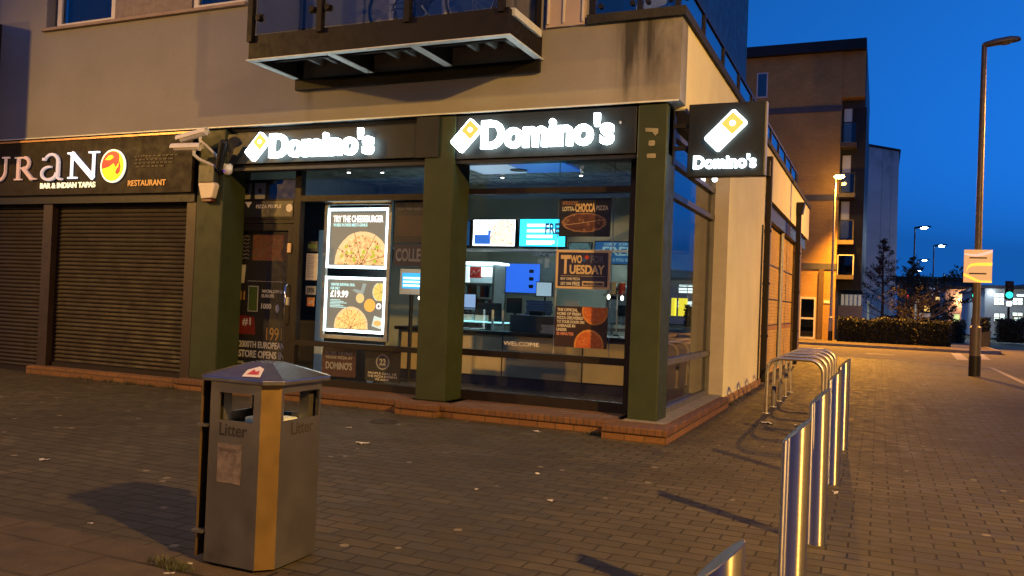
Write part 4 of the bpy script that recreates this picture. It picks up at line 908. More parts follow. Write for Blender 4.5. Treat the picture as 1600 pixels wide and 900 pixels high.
fx = q(.5, .5, .36, .36); b_ = MB().prism(circ(fx[0], fx[2], .105), y, y - .002).build('badge', pm('grey_print', (.3, .3, .32)), o)
MB().prism(circ(fx[0], fx[2], .085), y - .002, y - .003).build('badge_field', NAVY, b_)
words('lettering', [('22', fx[0] - .05, fx[0] + .05, fx[2] - .045, fx[2] + .045, .03)], y - .003, pm('grey_print', (.3, .3, .32)), b_)
words('lettering', [('PEOPLE CALL US', *q(.1, .9, .70, .77), .02), ('THE PIZZA EXPERTS', *q(.08, .92, .80, .87), .02), ('WE AGREE', *q(.3, .7, .9, .97), .02)], y, PRINTW, o)
for xa, xb, zt, lb in ((-6.43, -6.35, .68, 'pale narrow post inside the window, nearer the badge graphic'), (-7.33, -7.2, 2.3, 'wide pale post inside the window beside the door')):
    s = thing('display_post', lb, 'post', ((xa + xb) / 2, 9.9, .15))
    MB().box(xa, xb, 9.85, 9.9, .16, zt).build('upright', em('faint_pale', (.2, .3, .3), .12, (.45, .5, .5)), s, .006); MB().box(xa - .08, xb + .08, 9.8, 9.98, .15, .165).build('foot', GALV, s, .004)  # upright brightened by a faint glow put into its material
# menu cards by the door
o, q, y = poster('menu_card', 'cream menu card with printed lines between door and lit display', -7.32, -7.13, 1.58, 1.95, PRINTW, 9.58, 'menu card')
mb = MB()
for i in range(14): a_ = q(.08, .45 + .4 * ((i * 5) % 3) / 3, .06 + .062 * i, .085 + .062 * i); mb.box(a_[0], a_[1], y - .002, y, a_[2], a_[3])
mb.build('print', pm('grey_print', (.3, .3, .32)), o)
o, q, y = poster('hygiene_sticker', 'black and green rating sticker above the cream menu card', -7.32, -7.14, 1.98, 2.12, CARDB, 9.58, 'sticker')
a_ = q(.1, .9, .3, .7); MB().box(a_[0], a_[1], y - .002, y, a_[2], a_[3]).build('green_band', pm('green_print', (.10, .16, .02), .5), o)
o, q, y = poster('opening_hours_sticker', 'small grey sticker below the cream menu card', -7.31, -7.14, 1.38, 1.5, pm('grey_print', (.3, .3, .32)), 9.58, 'sticker')
words('lettering', [('OPEN', *q(.15, .85, .2, .8), .02)], y, CARDB, o)
o, q, y = poster('orange_sticker', 'small orange sticker lowest of those beside the door', -7.28, -7.16, 1.22, 1.34, pm('orange_print', (.6, .22, .04), .5), 9.58, 'sticker')
words('lettering', [('24', *q(.2, .8, .25, .75), .02)], y, PRINTW, o)
# door graphic: one printed sheet behind the door glass
o, q, y = poster('door_graphic', 'tall dark door graphic of dates and pizza facts in white and ochre', -8.62, -7.52, .40, 2.28, pm('door_print', (.022, .018, .018), .45), 9.58, 'door graphic')
DW = pm('dim_white_print', (.62, .6, .56), .5)
pi_ = q(.32, .90, .03, .235); pf = MB().box(pi_[0], pi_[1], y - .003, y, pi_[2], pi_[3]).build('food_picture', pizza_mat('vegetable_picture', (.20, .05, .02), (.30, .14, .05), (.10, .14, .05), 0, 22), o)
sq = MB()
for i in range(7):
    a_ = q(.04, .26, .035 + .028 * i, .05 + .028 * i); pts = [(a_[0] + (a_[1] - a_[0]) * j / 9, y - .002, a_[2] + .012 * math.sin(j * 2.1 + i)) for j in range(10)]; sq.tube(pts, .0035, 4)
sq.build('script_writing', DW, o)
a_ = q(.05, .22, .27, .41); MB().prism([(a_[0], a_[3]), (a_[1], a_[3]), (a_[1] - .02, a_[2]), (a_[0] + .02, a_[2])], y, y - .003).build('cup_picture', DW, o)
a_ = q(.26, .88, .385, .395); MB().tube([(a_[0] + (a_[1] - a_[0]) * i / 16, y - .002, a_[2] + .006 * (i % 2)) for i in range(17)], .004, 4).build('script_writing', DW, o)
words('lettering', [('2011', *q(.02, .22, .47, .54), .03)], y, PRINTY, o); words('lettering', [('1991', *q(.60, .85, .74, .835), .0)], y, PRINTY, o)
a_ = q(.28, .44, .43, .625); b_ = MB().box(a_[0], a_[1], y - .002, y, a_[2], a_[3]).build('green_picture', DW, o); MB().box(a_[0] + .01, a_[1] - .01, y - .004, y - .002, a_[2] + .01, a_[3] - .01).build('leaf_print', pizza_mat('herb_print', (.10, .16, .02), (.05, .09, .015), (.02, .03, .01), 0, 40), b_)
words('lettering', [('WORLDWIDE', *q(.5, .88, .455, .48), .02), ('EUROPE', *q(.5, .7, .49, .515), .02), ('1000', *q(.5, .66, .56, .60), .02)], y, DW, o)
a_ = q(.70, .82, .56, .63); MB().prism(circ((a_[0] + a_[1]) / 2, (a_[2] + a_[3]) / 2, .03, rz=.06), y, y - .003).build('bottle_picture', DW, o)
a_ = q(.0, .42, .655, .80); MB().prism([(a_[0], a_[2]), (a_[1], a_[2]), (a_[1] - .03, a_[3] - .02), (a_[0] + .13, a_[3]), (a_[0] + .06, a_[2] + .12), (a_[0], a_[2] + .06)], y, y - .002).build('red_map', pm('dark_red_map', (.2, .02, .012), .5), o)
words('lettering', [('#1', *q(.2, .34, .675, .735), .02)], y - .002, DW, o)
words('lettering', [('2000TH EUROPEAN', *q(.16, .90, .85, .90), .025), ('STORE OPENS IN', *q(.16, .90, .92, .975), .025)], y, DW, o)
v_, f_ = text_mesh('2013', .02, .01)
a_ = q(.02, .11, .82, .985)
sc_ = (a_[3] - a_[2]) / max(p[0] for p in v_); MB().add([(a_[1] - (p[1] / .72) * (a_[1] - a_[0]), y - .003 - .002 * (p[2] > 0), a_[2] + p[0] * sc_) for p in v_], f_).build('lettering', PRINTY, o)
# cups printed above the door and the strip below them
o, q, y = poster('transom_graphic', 'two grey cup pictures in the pane above the door', -8.66, -7.48, 2.71, 3.0, CARDB, 9.6, 'window graphic')
for u in (.08, .30):
    a_ = q(u, u + .18, .15, .95); b_ = MB().prism([(a_[0], a_[3]), (a_[1], a_[3]), (a_[1] - .02, a_[2]), (a_[0] + .02, a_[2])], y, y - .003).build('cup_picture', DW, o)
    MB().prism(circ((a_[0] + a_[1]) / 2, (a_[2] + a_[3]) / 2, .035), y - .003, y - .004).build('cup_print', CARDB, b_)
o = MB().box(-8.66, -7.48, 9.44, 9.449, 2.45, 2.67).build('header_graphic', CARDB); tag(o, 'dark header strip with grey badge over the shop door', 'window graphic')
MB().prism(circ(-7.54, 2.57, .055), 9.44, 9.436).build('badge', DW, o); MB().prism([(-8.32, 2.66), (-8.20, 2.66), (-8.26, 2.58)], 9.44, 9.436).build('tag_picture', DW, o)
words('lettering', [('PIZZA PEOPLE', -8.12, -7.68, 2.57, 2.62)], 9.44, DW, o)

# ------------------------------------------------------------------ litter bin
x0, x1, y0, y1, zt, ch = -3.175, -2.715, 3.335, 3.80, .935, .07
t = thing('litter_bin', 'square brushed steel litter bin with pyramid lid on the block paving', 'litter bin', ((x0 + x1) / 2, (y0 + y1) / 2, 0))
def octo(e=0, c=ch): return [(x0 - e, y0 - e + c), (x0 - e + c, y0 - e), (x1 + e - c, y0 - e), (x1 + e, y0 - e + c), (x1 + e, y1 + e - c), (x1 + e - c, y1 + e), (x0 - e + c, y1 + e), (x0 - e, y1 + e - c)]
m = MB()
def panel_with_slot(mb, fixed, axis, a, b, s0, s1, z0, z1, th, out):
    """one sheet steel side with its posting slot, as four plates round the opening"""
    for (p, q_, r0, r1) in ((a, b, .02, z0), (a, b, z1, zt), (a, s0, z0, z1), (s1, b, z0, z1)):
        if axis == 'y': mb.box(p, q_, fixed, fixed + th * out, r0, r1)
        else: mb.box(fixed, fixed + th * out, p, q_, r0, r1)
panel_with_slot(m, y0, 'y', x0 + ch, x1 - ch, -3.05, -2.83, .742, .882, .012, 1)
panel_with_slot(m, y1, 'y', x0 + ch, x1 - ch, -3.05, -2.83, .742, .882, .012, -1)
panel_with_slot(m, x1, 'x', y0 + ch, y1 - ch, 3.425, 3.715, .752, .892, .012, -1)
panel_with_slot(m, x0, 'x', y0 + ch, y1 - ch, 3.425, 3.715, .752, .892, .012, 1)
m.build('side_panel', BRUSHED, t)
for k, (cx, cy2, sxn, syn) in enumerate(((x1, y0, -1, 1), (x0, y0, 1, 1), (x1, y1, -1, -1), (x0, y1, 1, -1))):
    MB().prism([(cx + sxn * ch, cy2), (cx, cy2 + syn * ch), (cx + sxn * .012, cy2 + syn * ch), (cx + sxn * ch, cy2 + syn * .012)], .02, zt, 2).build('corner_post', pm('corner_steel', (.24, .16, .06), .42, .75, .08, 3), t)
m = MB().prism([(x0 + .03, y0 + ch), (x0 + ch, y0 + .03), (x1 - ch, y0 + .03), (x1 - .03, y0 + ch), (x1 - .03, y1 - ch), (x1 - ch, y1 - .03), (x0 + ch, y1 - .03), (x0 + .03, y1 - ch)], .02, .70, 2)
m.build('inner_liner', BLACKMET, t)
for xa in (x0 + .05, x1 - .11): 
    for ya in (y0 + .05, y1 - .11): MB().box(xa, xa + .06, ya, ya + .06, .7, zt).build('inner_post', BRUSHED, t)
MB().box(x0 + .12, x1 - .12, y0 + .2, y1 - .1, .70, .735).build('bin_bag', em('bag_film', (.3, .5, .55), .06, (.5, .55, .56)), t, .01)  # cyan light falling on the bag put in as a weak glow
e = .034
lid = MB(); b_, tp = octo(e, ch + .005), [(p[0] * .30 + (x0 + x1) / 2 * .70, p[1] * .30 + (y0 + y1) / 2 * .70) for p in octo()]
lid.prism(b_, zt + .002, zt + .026, 2); n = 8
vs = [(p[0], p[1], zt + .026) for p in b_] + [(p[0], p[1], zt + .095) for p in tp]
lid.add(vs, [(i, (i + 1) % n, (i + 1) % n + n, i + n) for i in range(n)] + [tuple(range(n, 2 * n))])
ld = lid.build('lid', pm('lid_steel', (.42, .42, .43), .2, .95, .12, 6), t, .004)
# sticker lies on the lid's front slope
pa, pb = Vector(vs[1]), Vector(vs[2]); pc, pd = Vector(vs[9]), Vector(vs[10])
def slope(u, v): return (pa.lerp(pb, u)).lerp(pc.lerp(pd, u), v) + Vector((0, -.0008, .002))
st = MB().add([slope(*q_) for q_ in ((.62, .12), (.95, .16), (.98, .62), (.80, .75), (.55, .5))], [(0, 1, 2, 3, 4)]).build('lid_sticker', PRINTW, ld)
MB().add([slope(*q_) + Vector((0, -.0006, .0012)) for q_ in ((.66, .25), (.9, .28), (.88, .5), (.8, .42), (.72, .55))], [(0, 1, 2, 3, 4)]).build('sticker_print', PRINTR, st)
ENG = pm('engraved_letter', (.02, .017, .012), .8)
words('lettering', [('Litter', -3.04, -2.865, .665, .73)], y0 - .0005, ENG, t, .012, .001)
put_text(MB(), 'Litter', 3.49, 3.67, .675, .74, x1, .012, .0015, '+x').build('lettering', ENG, t)
MB().box(-3.045, -2.895, y0 - .0015, y0, .43, .625).build('sticker_residue', pm('peeled_paper', (.16, .125, .10), .85, 0, .55, 22), t)
mb = MB()
mb.box(-3.03, -2.92, y0 - .003, y0 - .0015, .59, .605).build('residue_mark', pm('residue_dark', (.10, .08, .06), .9), t)
for z in (.16, .70): MB().box(x0 - .012, x0 + .06, y0 - .012, y0 + .05, z, z + .012).build('hinge', BRUSHED, t)
MB().prism(octo(-.03), 0, .02, 2).build('base_plate', BLACKMET, t)
MB().box(x0 - .012, x0 + .0, y0 + .02, y0 + .075, .03, zt).build('hinge_edge', pm('corner_steel', (.46, .44, .41)), t)

# ------------------------------------------------------------------ bollards and cycle stands
BOLLABEL = ['tall steel bollard with slanted top, only its tip showing at the photo edge', 'wide polished steel bollard standing second along the row, cut off by the photo edge', 'polished steel bollard in the middle of the row of five', 'polished steel bollard, fourth along the row, beside the first cycle stand', 'last steel bollard of the row, beside the furthest cycle stand']
def make_bollard():
    t = thing('bollard', BOLLABEL[0], 'bollard', (0, 0, 0), 'steel bollards in a row along the pavement')
    n = 40; r = .059; vs = []
    for i in range(n):
        a = 2 * math.pi * i / n; vs.append((r * math.cos(a), r * math.sin(a), 0))
    top = lambda i, rr=r: .895 + .9 * rr * math.cos(2 * math.pi * i / n) * 1.0 + .015 * math.sin(2 * math.pi * i / n)
    for i in range(n): vs.append((r * math.cos(2 * math.pi * i / n), r * math.sin(2 * math.pi * i / n), top(i) - .004))
    MB().add(vs, [(i, (i + 1) % n, (i + 1) % n + n, i + n) for i in range(n)], True).build('shaft', BOLLARD, t, local=True)
    vs = [(r * math.cos(2 * math.pi * i / n), r * math.sin(2 * math.pi * i / n), top(i) - .004) for i in range(n)] + [(.94 * r * math.cos(2 * math.pi * i / n), .94 * r * math.sin(2 * math.pi * i / n), top(i, .94 * r)) for i in range(n)]
    MB().add(vs, [(i, (i + 1) % n, (i + 1) % n + n, i + n) for i in range(n)] + [tuple(range(n, 2 * n))]).build('slanted_cap', BRUSHED, t, local=True)
    return t
b0 = make_bollard()
for i, (y, rz) in enumerate(((2.14, -9), (3.83, -7), (5.48, -4), (7.46, -6), (9.4, -3))):
    o = b0 if i == 0 else copy_tree(b0)
    o.location = (-.312 if i else -.345, y, 0 if i else -.115); o.rotation_euler = (random.uniform(-.006, .006), random.uniform(-.006, .006), R(rz)); o['label'] = BOLLABEL[i]
HL = ['front steel cycle stand of the five, closest to the shop step', 'second steel cycle stand behind the front one', 'middle steel cycle stand of the five hoops', 'fourth steel cycle stand, with a dark sleeve on its leg', 'rearmost steel cycle stand, closest to the drainpipes']
def make_hoop():
    t = thing('cycle_stand', HL[0], 'cycle stand', (0, 0, 0), 'steel cycle stands beside the side wall')
    pts = [(-.36, 0, 0), (-.36, 0, .58)] + [(-.36 + .18 - .18 * math.cos(R(a)), 0, .58 + .18 * math.sin(R(a))) for a in range(10, 91, 10)] + [(.18 + .18 * math.sin(R(a)), 0, .58 + .18 * math.cos(R(a))) for a in range(0, 91, 10)] + [(.36, 0, 0)]
    MB().tube(pts, .0245, 16).build('hoop', HOOP, t, local=True)
    for x in (-.36, .36): MB().ring((x, 0, 0), (x, 0, .006), .05, .048, 20).build('foot_plate', GALV, t, local=True)
    return t
h0 = make_hoop()
for i, y in enumerate((12.05, 12.92, 13.79, 14.66, 15.5)):
    o = h0 if i == 0 else copy_tree(h0)
    o.location = (-1.02, y, 0); o['label'] = HL[i]
    if i in (1, 2, 3):
        sl = MB().ring((-.36, 0, .02 if i < 3 else .3), (-.36, 0, .3 if i < 3 else .46), .033, .033, 14).build('sleeve', pm('grey_tape', (.12, .11, .13), .7), o, local=True)
# manhole, litter
g = P(600, 659, 2, 0)
t = thing('manhole_cover', 'round dark iron manhole cover in the paving before the middle column', 'manhole', (g.x, g.y, .003))
MB().ring((g.x, g.y, .001), (g.x, g.y, .007), .17, .17, 28).build('cover', pm('cast_iron', (.035, .025, .02), .6, .5, .3, 20), t)
mb = MB()
for i in range(-3, 4):
    hw = math.sqrt(max(.0, .15 ** 2 - (i * .042) ** 2)); mb.box(g.x - hw, g.x + hw, g.y + i * .042 - .008, g.y + i * .042 + .008, .007, .010)
mb.build('tread_bar', pm('cast_iron', (.035, .025, .02)), t)
PAPER = pm('scrap_paper', (.38, .36, .32), .9, 0, .2, 40)
def scrap(px, py, w, h, label, mat=PAPER, cat='litter'):
    g = P(px, py, 2, .006); n = 7; vs = []; rot = random.uniform(0, 6.28)
    for j in range(n):
        for i in range(n):
            u, v = i / (n - 1) - .5, j / (n - 1) - .5
            x = u * w * (1 + .3 * math.sin(5 * v + px)); y = v * h * (1 + .3 * math.cos(4 * u + py)); z = .004 + .35 * min(w, h) * abs(math.sin(7 * u + 3 * v + px)) * abs(u + .2)
            vs.append((g.x + x * math.cos(rot) - y * math.sin(rot), g.y + x * math.sin(rot) + y * math.cos(rot), z))
    f = [(j * n + i, j * n + i + 1, (j + 1) * n + i + 1, (j + 1) * n + i) for j in range(n - 1) for i in range(n - 1)]
    o = MB().add(vs, f).build('paper_scrap', mat); return tag(o, label, cat, 'scraps of litter on the paving')
scrap(565, 693, .13, .10, 'crumpled pale paper scrap on the paving right of the steel bin')
scrap(546, 668, .06, .05, 'little pale scrap between the steel bin and the manhole cover')
scrap(70, 718, .08, .05, 'white scrap on the paving before the large roller shutter')
scrap(1200, 661, .20, .10, 'flattened white wrapper beside the front cycle stand', cat='wrapper')
scrap(1246, 665, .14, .07, 'smaller white wrapper between front cycle stand and bollards', cat='wrapper')
scrap(840, 674, .15, .05, 'pale paper strip under the brick step of the wide window')
scrap(1107, 648, .05, .05, 'tiny white scrap at the end of the side step')
scrap(1306, 770, .09, .04, 'thin pale scrap just right of the bollard row')
scrap(745, 764, .05, .03, 'small pale scrap on bare paving below the wide window')
scrap(860, 782, .06, .04, 'grey flattened scrap in a joint of the open paving')
scrap(142, 817, .025, .02, 'bright crumb sized scrap on the paving near the flagstones')
scrap(298, 880, .03, .02, 'bright crumb sized scrap at the foot of the steel bin')
scrap(840, 740, .05, .03, 'small pale scrap in the middle of the open paving')
scrap(266, 895, .05, .02, 'pale sliver of litter on the flagstones beside the bin')
# grass tuft by the bin and weeds at the plinths (uncountable blades)
def tufts(name, spots, mat, blades=60, hgt=.05, spread=.07):
    mb = MB()
    for (x, y) in spots:
        for _ in range(blades):
            a = random.uniform(0, 6.28); r_ = spread * math.sqrt(random.random()); bx_, by_ = x + r_ * math.cos(a), y + r_ * math.sin(a) * .6; h_ = hgt * random.uniform(.4, 1.1); d = random.uniform(0, 6.28); l = random.uniform(.2, .8) * h_; w_ = .0025
            mb.add([(bx_ - w_ * math.sin(d), by_ + w_ * math.cos(d), 0), (bx_ + w_ * math.sin(d), by_ - w_ * math.cos(d), 0), (bx_ + l * math.cos(d), by_ + l * math.sin(d), h_)], [(0, 1, 2)])
    return tag(mb.build(name, mat), kind='stuff')
GRASS = leafmat('weed_green', (.03, .042, .012), (.055, .055, .018))
g = P(268, 886, 2, 0)
tufts('grass', [(g.x, g.y), (g.x - .08, g.y + .02), (g.x + .07, g.y - .02)], GRASS, 130, .045, .09)
tufts('weeds', [(-11 + random.random() * 2.4, 8.85) for _ in range(16)] + [(-2.0, y) for y in (12.6, 12.9, 13.2, 13.8, 14.5, 15.3, 16.2)] + [(-2.75, 8.68), (-2.68, 8.66), (-2.8, 8.7), (-5.9, 8.78), (-4.66, 8.7)], GRASS, 45, .06, .09)

# ------------------------------------------------------------------ cameras and alarm on the first column
def bullet(label, tip, tail, r, z_arm):
    tip, tail = Vector(tip), Vector(tail); t = thing('security_camera', label, 'security camera', tail, 'security cameras on the end column')
    d = (tip - tail).normalized()
    MB().tube([tail, tip], r, 16).build('body', WHITE, t)
    MB().ring(tip + d * .002, tip + d * .012, r * .8, r * .8, 16).build('lens', BLACKMET, t)
    # sun shield: a thin curved sheet over the body, longer at the front
    up = Vector((0, 0, 1)); sd = d.cross(up).normalized(); u2 = sd.cross(d); vs = []
    a_, b_ = tail - d * .02, tip + d * .05
    for rr in (r + .006, r + .012):
        for p in (a_, b_):
            for i in range(13):
                a = R(-10 + 200 * i / 12); vs.append(p + sd * math.cos(a) * rr + u2 * math.sin(a) * rr)
    f = []
    for i in range(12): f += [(i, i + 1, i + 14, i + 13), (26 + i, 26 + i + 13, 26 + i + 14, 26 + i + 1)]
    f += [(i, i + 26, i + 27, i + 1) for i in range(12)] + [(13 + i, 13 + i + 1, 13 + i + 27, 13 + i + 26) for i in range(12)]
    MB().add(vs, f, False).build('sun_shield', WHITE, t)
    m0 = tail.lerp(tip, .22)
    MB().tube([m0, m0 + Vector((.0, .0, -.10)), m0 + Vector((.05, .06, -.16)), Vector((-8.42, 8.98, z_arm))], .022, 10).build('bracket', WHITE, t)
    MB().ring((-8.42, 8.985, z_arm), (-8.42, 9.02, z_arm), .045, .045, 14).build('wall_plate', WHITE, t)
    return t
a1, a2 = P(283, 217, 1, 8.74), P(322, 206, 1, 8.80); c1, c2 = P(274, 231, 1, 8.70), P(312, 230, 1, 8.76)
bullet('upper of two white bullet cameras, tilted over the restaurant sign end', a1, a2, .052, 3.22)
bullet('lower of two white bullet cameras, level beneath its twin', c1, c2, .05, 3.08)
t = thing('floodlight', 'dark unlit floodlight leaning from the end column beside the cameras', 'floodlight', (-8.25, 9.0, 3.1))
p0, p1 = P(342, 262, 1, 8.93), P(350, 222, 1, 8.85)
MB().tube([p0, p1], [.05, .062], 14).build('housing', BLACKMET, t, .01)
MB().ring(p1, p1 + (p1 - p0).normalized() * .03, .062, .04, 14).build('end_cap', BLACKMET, t)
MB().tube([p0, Vector((-8.4, 9.02, 3.0))], .02).build('bracket', BLACKMET, t)
MB().box(-8.72, -8.44, 8.93, 9.02, 2.86, 3.12).build('junction_box', pm('dark_green_box', (.03, .035, .028), .5), t, .008)
g = P(323, 297, 1, 8.94)
t = thing('alarm_box', 'cream shield shaped alarm box on the green end column', 'alarm box', (g.x, 9.0, g.z - .13))
def shield(e, y0_, y1_): return MB().prism([(g.x - .155 + e, g.z + .09 - e), (g.x - .12 + e, g.z + .125 - e), (g.x + .11 - e, g.z + .125 - e), (g.x + .155 - e, g.z + .07 - e), (g.x + .10 - e, g.z - .11 + e), (g.x - .09 + e, g.z - .12 + e)], y0_, y1_)
shield(0, 8.93, 9.02).build('casing', pm('cream_plastic', (.62, .55, .46), .45, 0, .06), t, .012)
MB().box(g.x - .09, g.x + .09, 8.94, 9.02, g.z - .16, g.z - .12).build('strobe', pm('dark_red_lens', (.10, .02, .02), .3), t, .008)
g = P(354, 266, 1, 9.02)
t = thing('dome_camera', 'small white dome camera under the sign beside the dark door', 'security camera', (g.x, 9.06, g.z))
MB().ring((g.x, g.y + .02, g.z - .0), (g.x, g.y + .02, g.z + .07), .072, .066, 18).build('casing', WHITE, t)
MB().ball((g.x, g.y + .02, g.z), .068, 16, 10).build('dome', pm('dome_grey', (.5, .48, .5), .2), t)
MB().ball((g.x - .005, g.y - .035, g.z - .015), .02, 12, 8).build('lens', em('violet_lens', (.12, .04, .5), .6), t)
MB().box(g.x - .05, g.x + .05, g.y + .0, 9.1, g.z + .07, g.z + .09).build('bracket', WHITE, t)

# ------------------------------------------------------------------ bicycle on the balcony
zb = 4.495
t = thing('bicycle', 'dark bicycle leaning behind the smoked glass of the balcony', 'bicycle', (-4.9, 8.55, zb))
hub = [(-5.44, 8.55, zb + .34), (-4.36, 8.5, zb + .34)]
BK = pm('bike_black', (.02, .02, .025), .4); 
for h in hub:
    w_ = MB().ring((h[0], h[1] - .03, h[2]), (h[0], h[1] + .03, h[2]), .022, .022, 10).build('wheel', GALV, t)
    ci = lambda r_: [(h[0] + r_ * math.cos(2 * math.pi * i / 40), h[1], h[2] + r_ * math.sin(2 * math.pi * i / 40)) for i in range(40)]
    MB().tube(ci(.322), .02, 8, closed=True).build('tyre', BK, w_); MB().tube(ci(.298), .009, 6, closed=True).build('rim', GALV, w_)
    sp = MB()
    for i in range(18):
        a = 2 * math.pi * i / 18; sp.ring((h[0], h[1] + .02 * (-1) ** i, h[2]), (h[0] + .295 * math.cos(a), h[1], h[2] + .295 * math.sin(a)), .0016, .0016, 4, False)
    sp.build('spokes', GALV, w_)
bb = (-4.98, 8.53, zb + .30); stp = (-5.12, 8.53, zb + .80); hd = (-4.52, 8.51, zb + .78)
fr = MB()
for a, b, r_ in ((bb, stp, .017), (stp, hd, .016), (bb, (-4.5, 8.51, zb + .70), .02), (bb, hub[0], .011), (stp, hub[0], .009), ((-4.53, 8.51, zb + .82), (-4.49, 8.51, zb + .68), .02), ((-4.49, 8.51, zb + .68), hub[1], .013)): fr.tube([a, b], r_, 10)
fr.build('frame', pm('bike_blue', (.03, .035, .06), .35), t)
MB().tube([stp, (-5.15, 8.53, zb + .9)], .013).build('seat_post', GALV, t)
MB().prism([(-5.29, 8.46), (-5.29, 8.6), (-5.12, 8.57), (-5.0, 8.54), (-5.0, 8.52), (-5.12, 8.49)], zb + .9, zb + .94, 2).build('saddle', BK, t, .012)
MB().tube([(-4.53, 8.51, zb + .82), (-4.55, 8.51, zb + .93), (-4.55, 8.25, zb + .95)], .012).tube([(-4.55, 8.51, zb + .93), (-4.55, 8.78, zb + .95)], .012).build('handlebar', BK, t)
MB().ring((bb[0], 8.48, bb[2]), (bb[0], 8.485, bb[2]), .095, .095, 28).build('chainring', BK, t)
MB().tube([(bb[0], 8.46, bb[2]), (bb[0] + .1, 8.46, bb[2] - .13), (bb[0] + .1, 8.38, bb[2] - .13)], .011).tube([(bb[0], 8.6, bb[2]), (bb[0] - .1, 8.6, bb[2] + .13), (bb[0] - .1, 8.68, bb[2] + .13)], .011).build('crank', GALV, t)
MB().ball((-5.36, 8.5, zb + .22), .05, 8, 6, (.5, .5, 1.6)).build('derailleur', BK, t)
MB().tube([(bb[0], 8.482, bb[2] + .09), (-5.44, 8.5, zb + .37)], .006, 5).tube([(bb[0], 8.482, bb[2] - .09), (-5.36, 8.5, zb + .17)], .006, 5).build('chain', BK, t)

# ------------------------------------------------------------------ street lamps
SOD = (1.0, .52, .10)
def lamp_post(label, x, y, h, reach, mat, lit=None, strength=40, r=.075, group='street lamps', base=True):
    """column with a flat elongated head reaching along +x (reach may be negative)"""
    t = thing('street_lamp', label, 'street lamp', (x, y, 0), group)
    MB().ring((x, y, 0), (x, y, 1.2), r * 1.15, r * 1.15, 16).ring((x, y, 1.2), (x, y, 1.24), r * 1.15, r * .8, 16).ring((x, y, 1.24), (x, y, h), r * .8, r * .55, 16).build('column', mat, t)
    if base: MB().ring((x, y, 0), (x, y, .5), r * 1.22, r * 1.22, 16).build('column_base', BLACKMET, t)
    s = 1 if reach > 0 else -1; L = abs(reach); secs = []
    for u, wy, zt_, zb_ in ((-.06, .05, .04, -.05), (.0, .085, .07, -.07), (.3, .14, .12, -.05), (.7, .16, .14, -.02), (.92, .11, .11, .02), (1.0, .03, .07, .04)):
        secs.append([(x + s * u * L, y + wy * math.cos(R(a)), h + (zt_ if math.sin(R(a)) > 0 else -zb_) * math.sin(R(a)) + u * .05) for a in range(0, 360, 30)])
    n = 12; vs = [p for q in secs for p in q]
    f = [(j * n + i, j * n + (i + 1) % n, (j + 1) * n + (i + 1) % n, (j + 1) * n + i) for j in range(len(secs) - 1) for i in range(n)] + [tuple(range(n)), tuple(range((len(secs) - 1) * n, len(secs) * n))]
    hd_ = MB().add(vs, f, True).build('lamp_head', mat, t)
    if lit: MB().ball((x + s * L * .55, y, h + .0), (.19 if 40 < y < 50 else .12) if y < 65 else .19, 14, 8, (1.35, .9, .55)).build('lamp_bowl', em('lamp_%d' % (strength * 10 + int(lit[2] * 100)), lit, strength), hd_)
    else: MB().ball((x + s * L * .55, y, h + .02), .12, 14, 8, (1.35, .9, .5)).build('lamp_bowl', pm('dull_bowl', (.12, .11, .1), .3), hd_)
    return t
POLE = pm('grey_brown_lamp_post', (.10, .085, .085), .5, .3, .15, 4)
lamp_post('tall unlit street lamp carrying an orange banner at the kerb', 2.2, 23.6, 8.2, .78, POLE, None, r=.11)
lamp_post('lit orange street lamp before the brick flats', -2.27, 46.5, 8.5, .35, pm('lit_post_grey', (.3, .28, .25), .5), SOD, 140, r=.09)
lamp_post('lit orange street lamp further along, low against the dark balconies', -2.5, 60, 8.3, .35, POLE, (1.0, .62, .22), 20, group='street lamps')
LED = (.72, .9, 1.0)
for i, (x, y, h, px) in enumerate(((2.31, 70, 8.1, 0), (4.4, 85, 7.9, 0), (4.0, 110, 8.1, 0), (4.0, 125, 7.6, 0), (4.1, 140, 7.1, 0))):
    lamp_post(['white street lamp on the tallest of the distant black posts', 'second white street lamp of the distant row, reaching over the road', 'white street lamp third in the distant row', 'white street lamp fourth in the distant row, small', 'white street lamp lowest and last in the distant row'][i], x, y, h, 1.1 + .2 * (i > 1), BLACKMET, LED, 45 + 15 * i, r=.09)
lamp_post('orange street lamp across the main road, out of the picture', 9.2, -1.0, 8.0, -.7, POLE, SOD, 60)
lamp_post('orange street lamp across the square, out of the picture', -17.1, 2.5, 6.5, .7, POLE, SOD, 60)
lamp_post('further orange street lamp across the main road, out of the picture', 9.2, 27, 8.0, -.7, POLE, SOD, 60)
lamp_post('orange street lamp seen only as a reflection in the shop glass', -31, -20, 5.8, .5, pm('lit_post_grey', (.3, .28, .25)), SOD, 60)
spot('sodium_lamp_light', (8.8, -1.0, 7.85), (6.6, 5.04, .19), 26000, SOD, 136, 1.0, .13)
spot('sodium_lamp_light', (-16.7, 2.5, 6.35), (-7.5, 3.2, 0), 6600, SOD, 130, 1.0, .13)
spot('sodium_lamp_light', (-2.05, 46.5, 8.3), (.4, 42.5, 0), 25000, (1.0, .41, .03), 122, .6, .13)
spot('sodium_lamp_light', (-30.7, -20, 5.6), (-9, 9, 1.5), 7000, SOD, 110, .9, .13)
spot('sodium_lamp_light', (8.8, 27, 7.85), (-2.2, 22.5, 1.5), 13000, (1.0, .43, .05), 66, 1.0, .13)
spot('street_lamp_light', (3.5, 70, 7.9), (4.5, 66, 0), 1500, LED, 150, .9, .15)
spot('street_lamp_light', (5.3, 85, 7.7), (7, 80, 0), 1500, LED, 150, .9, .15)

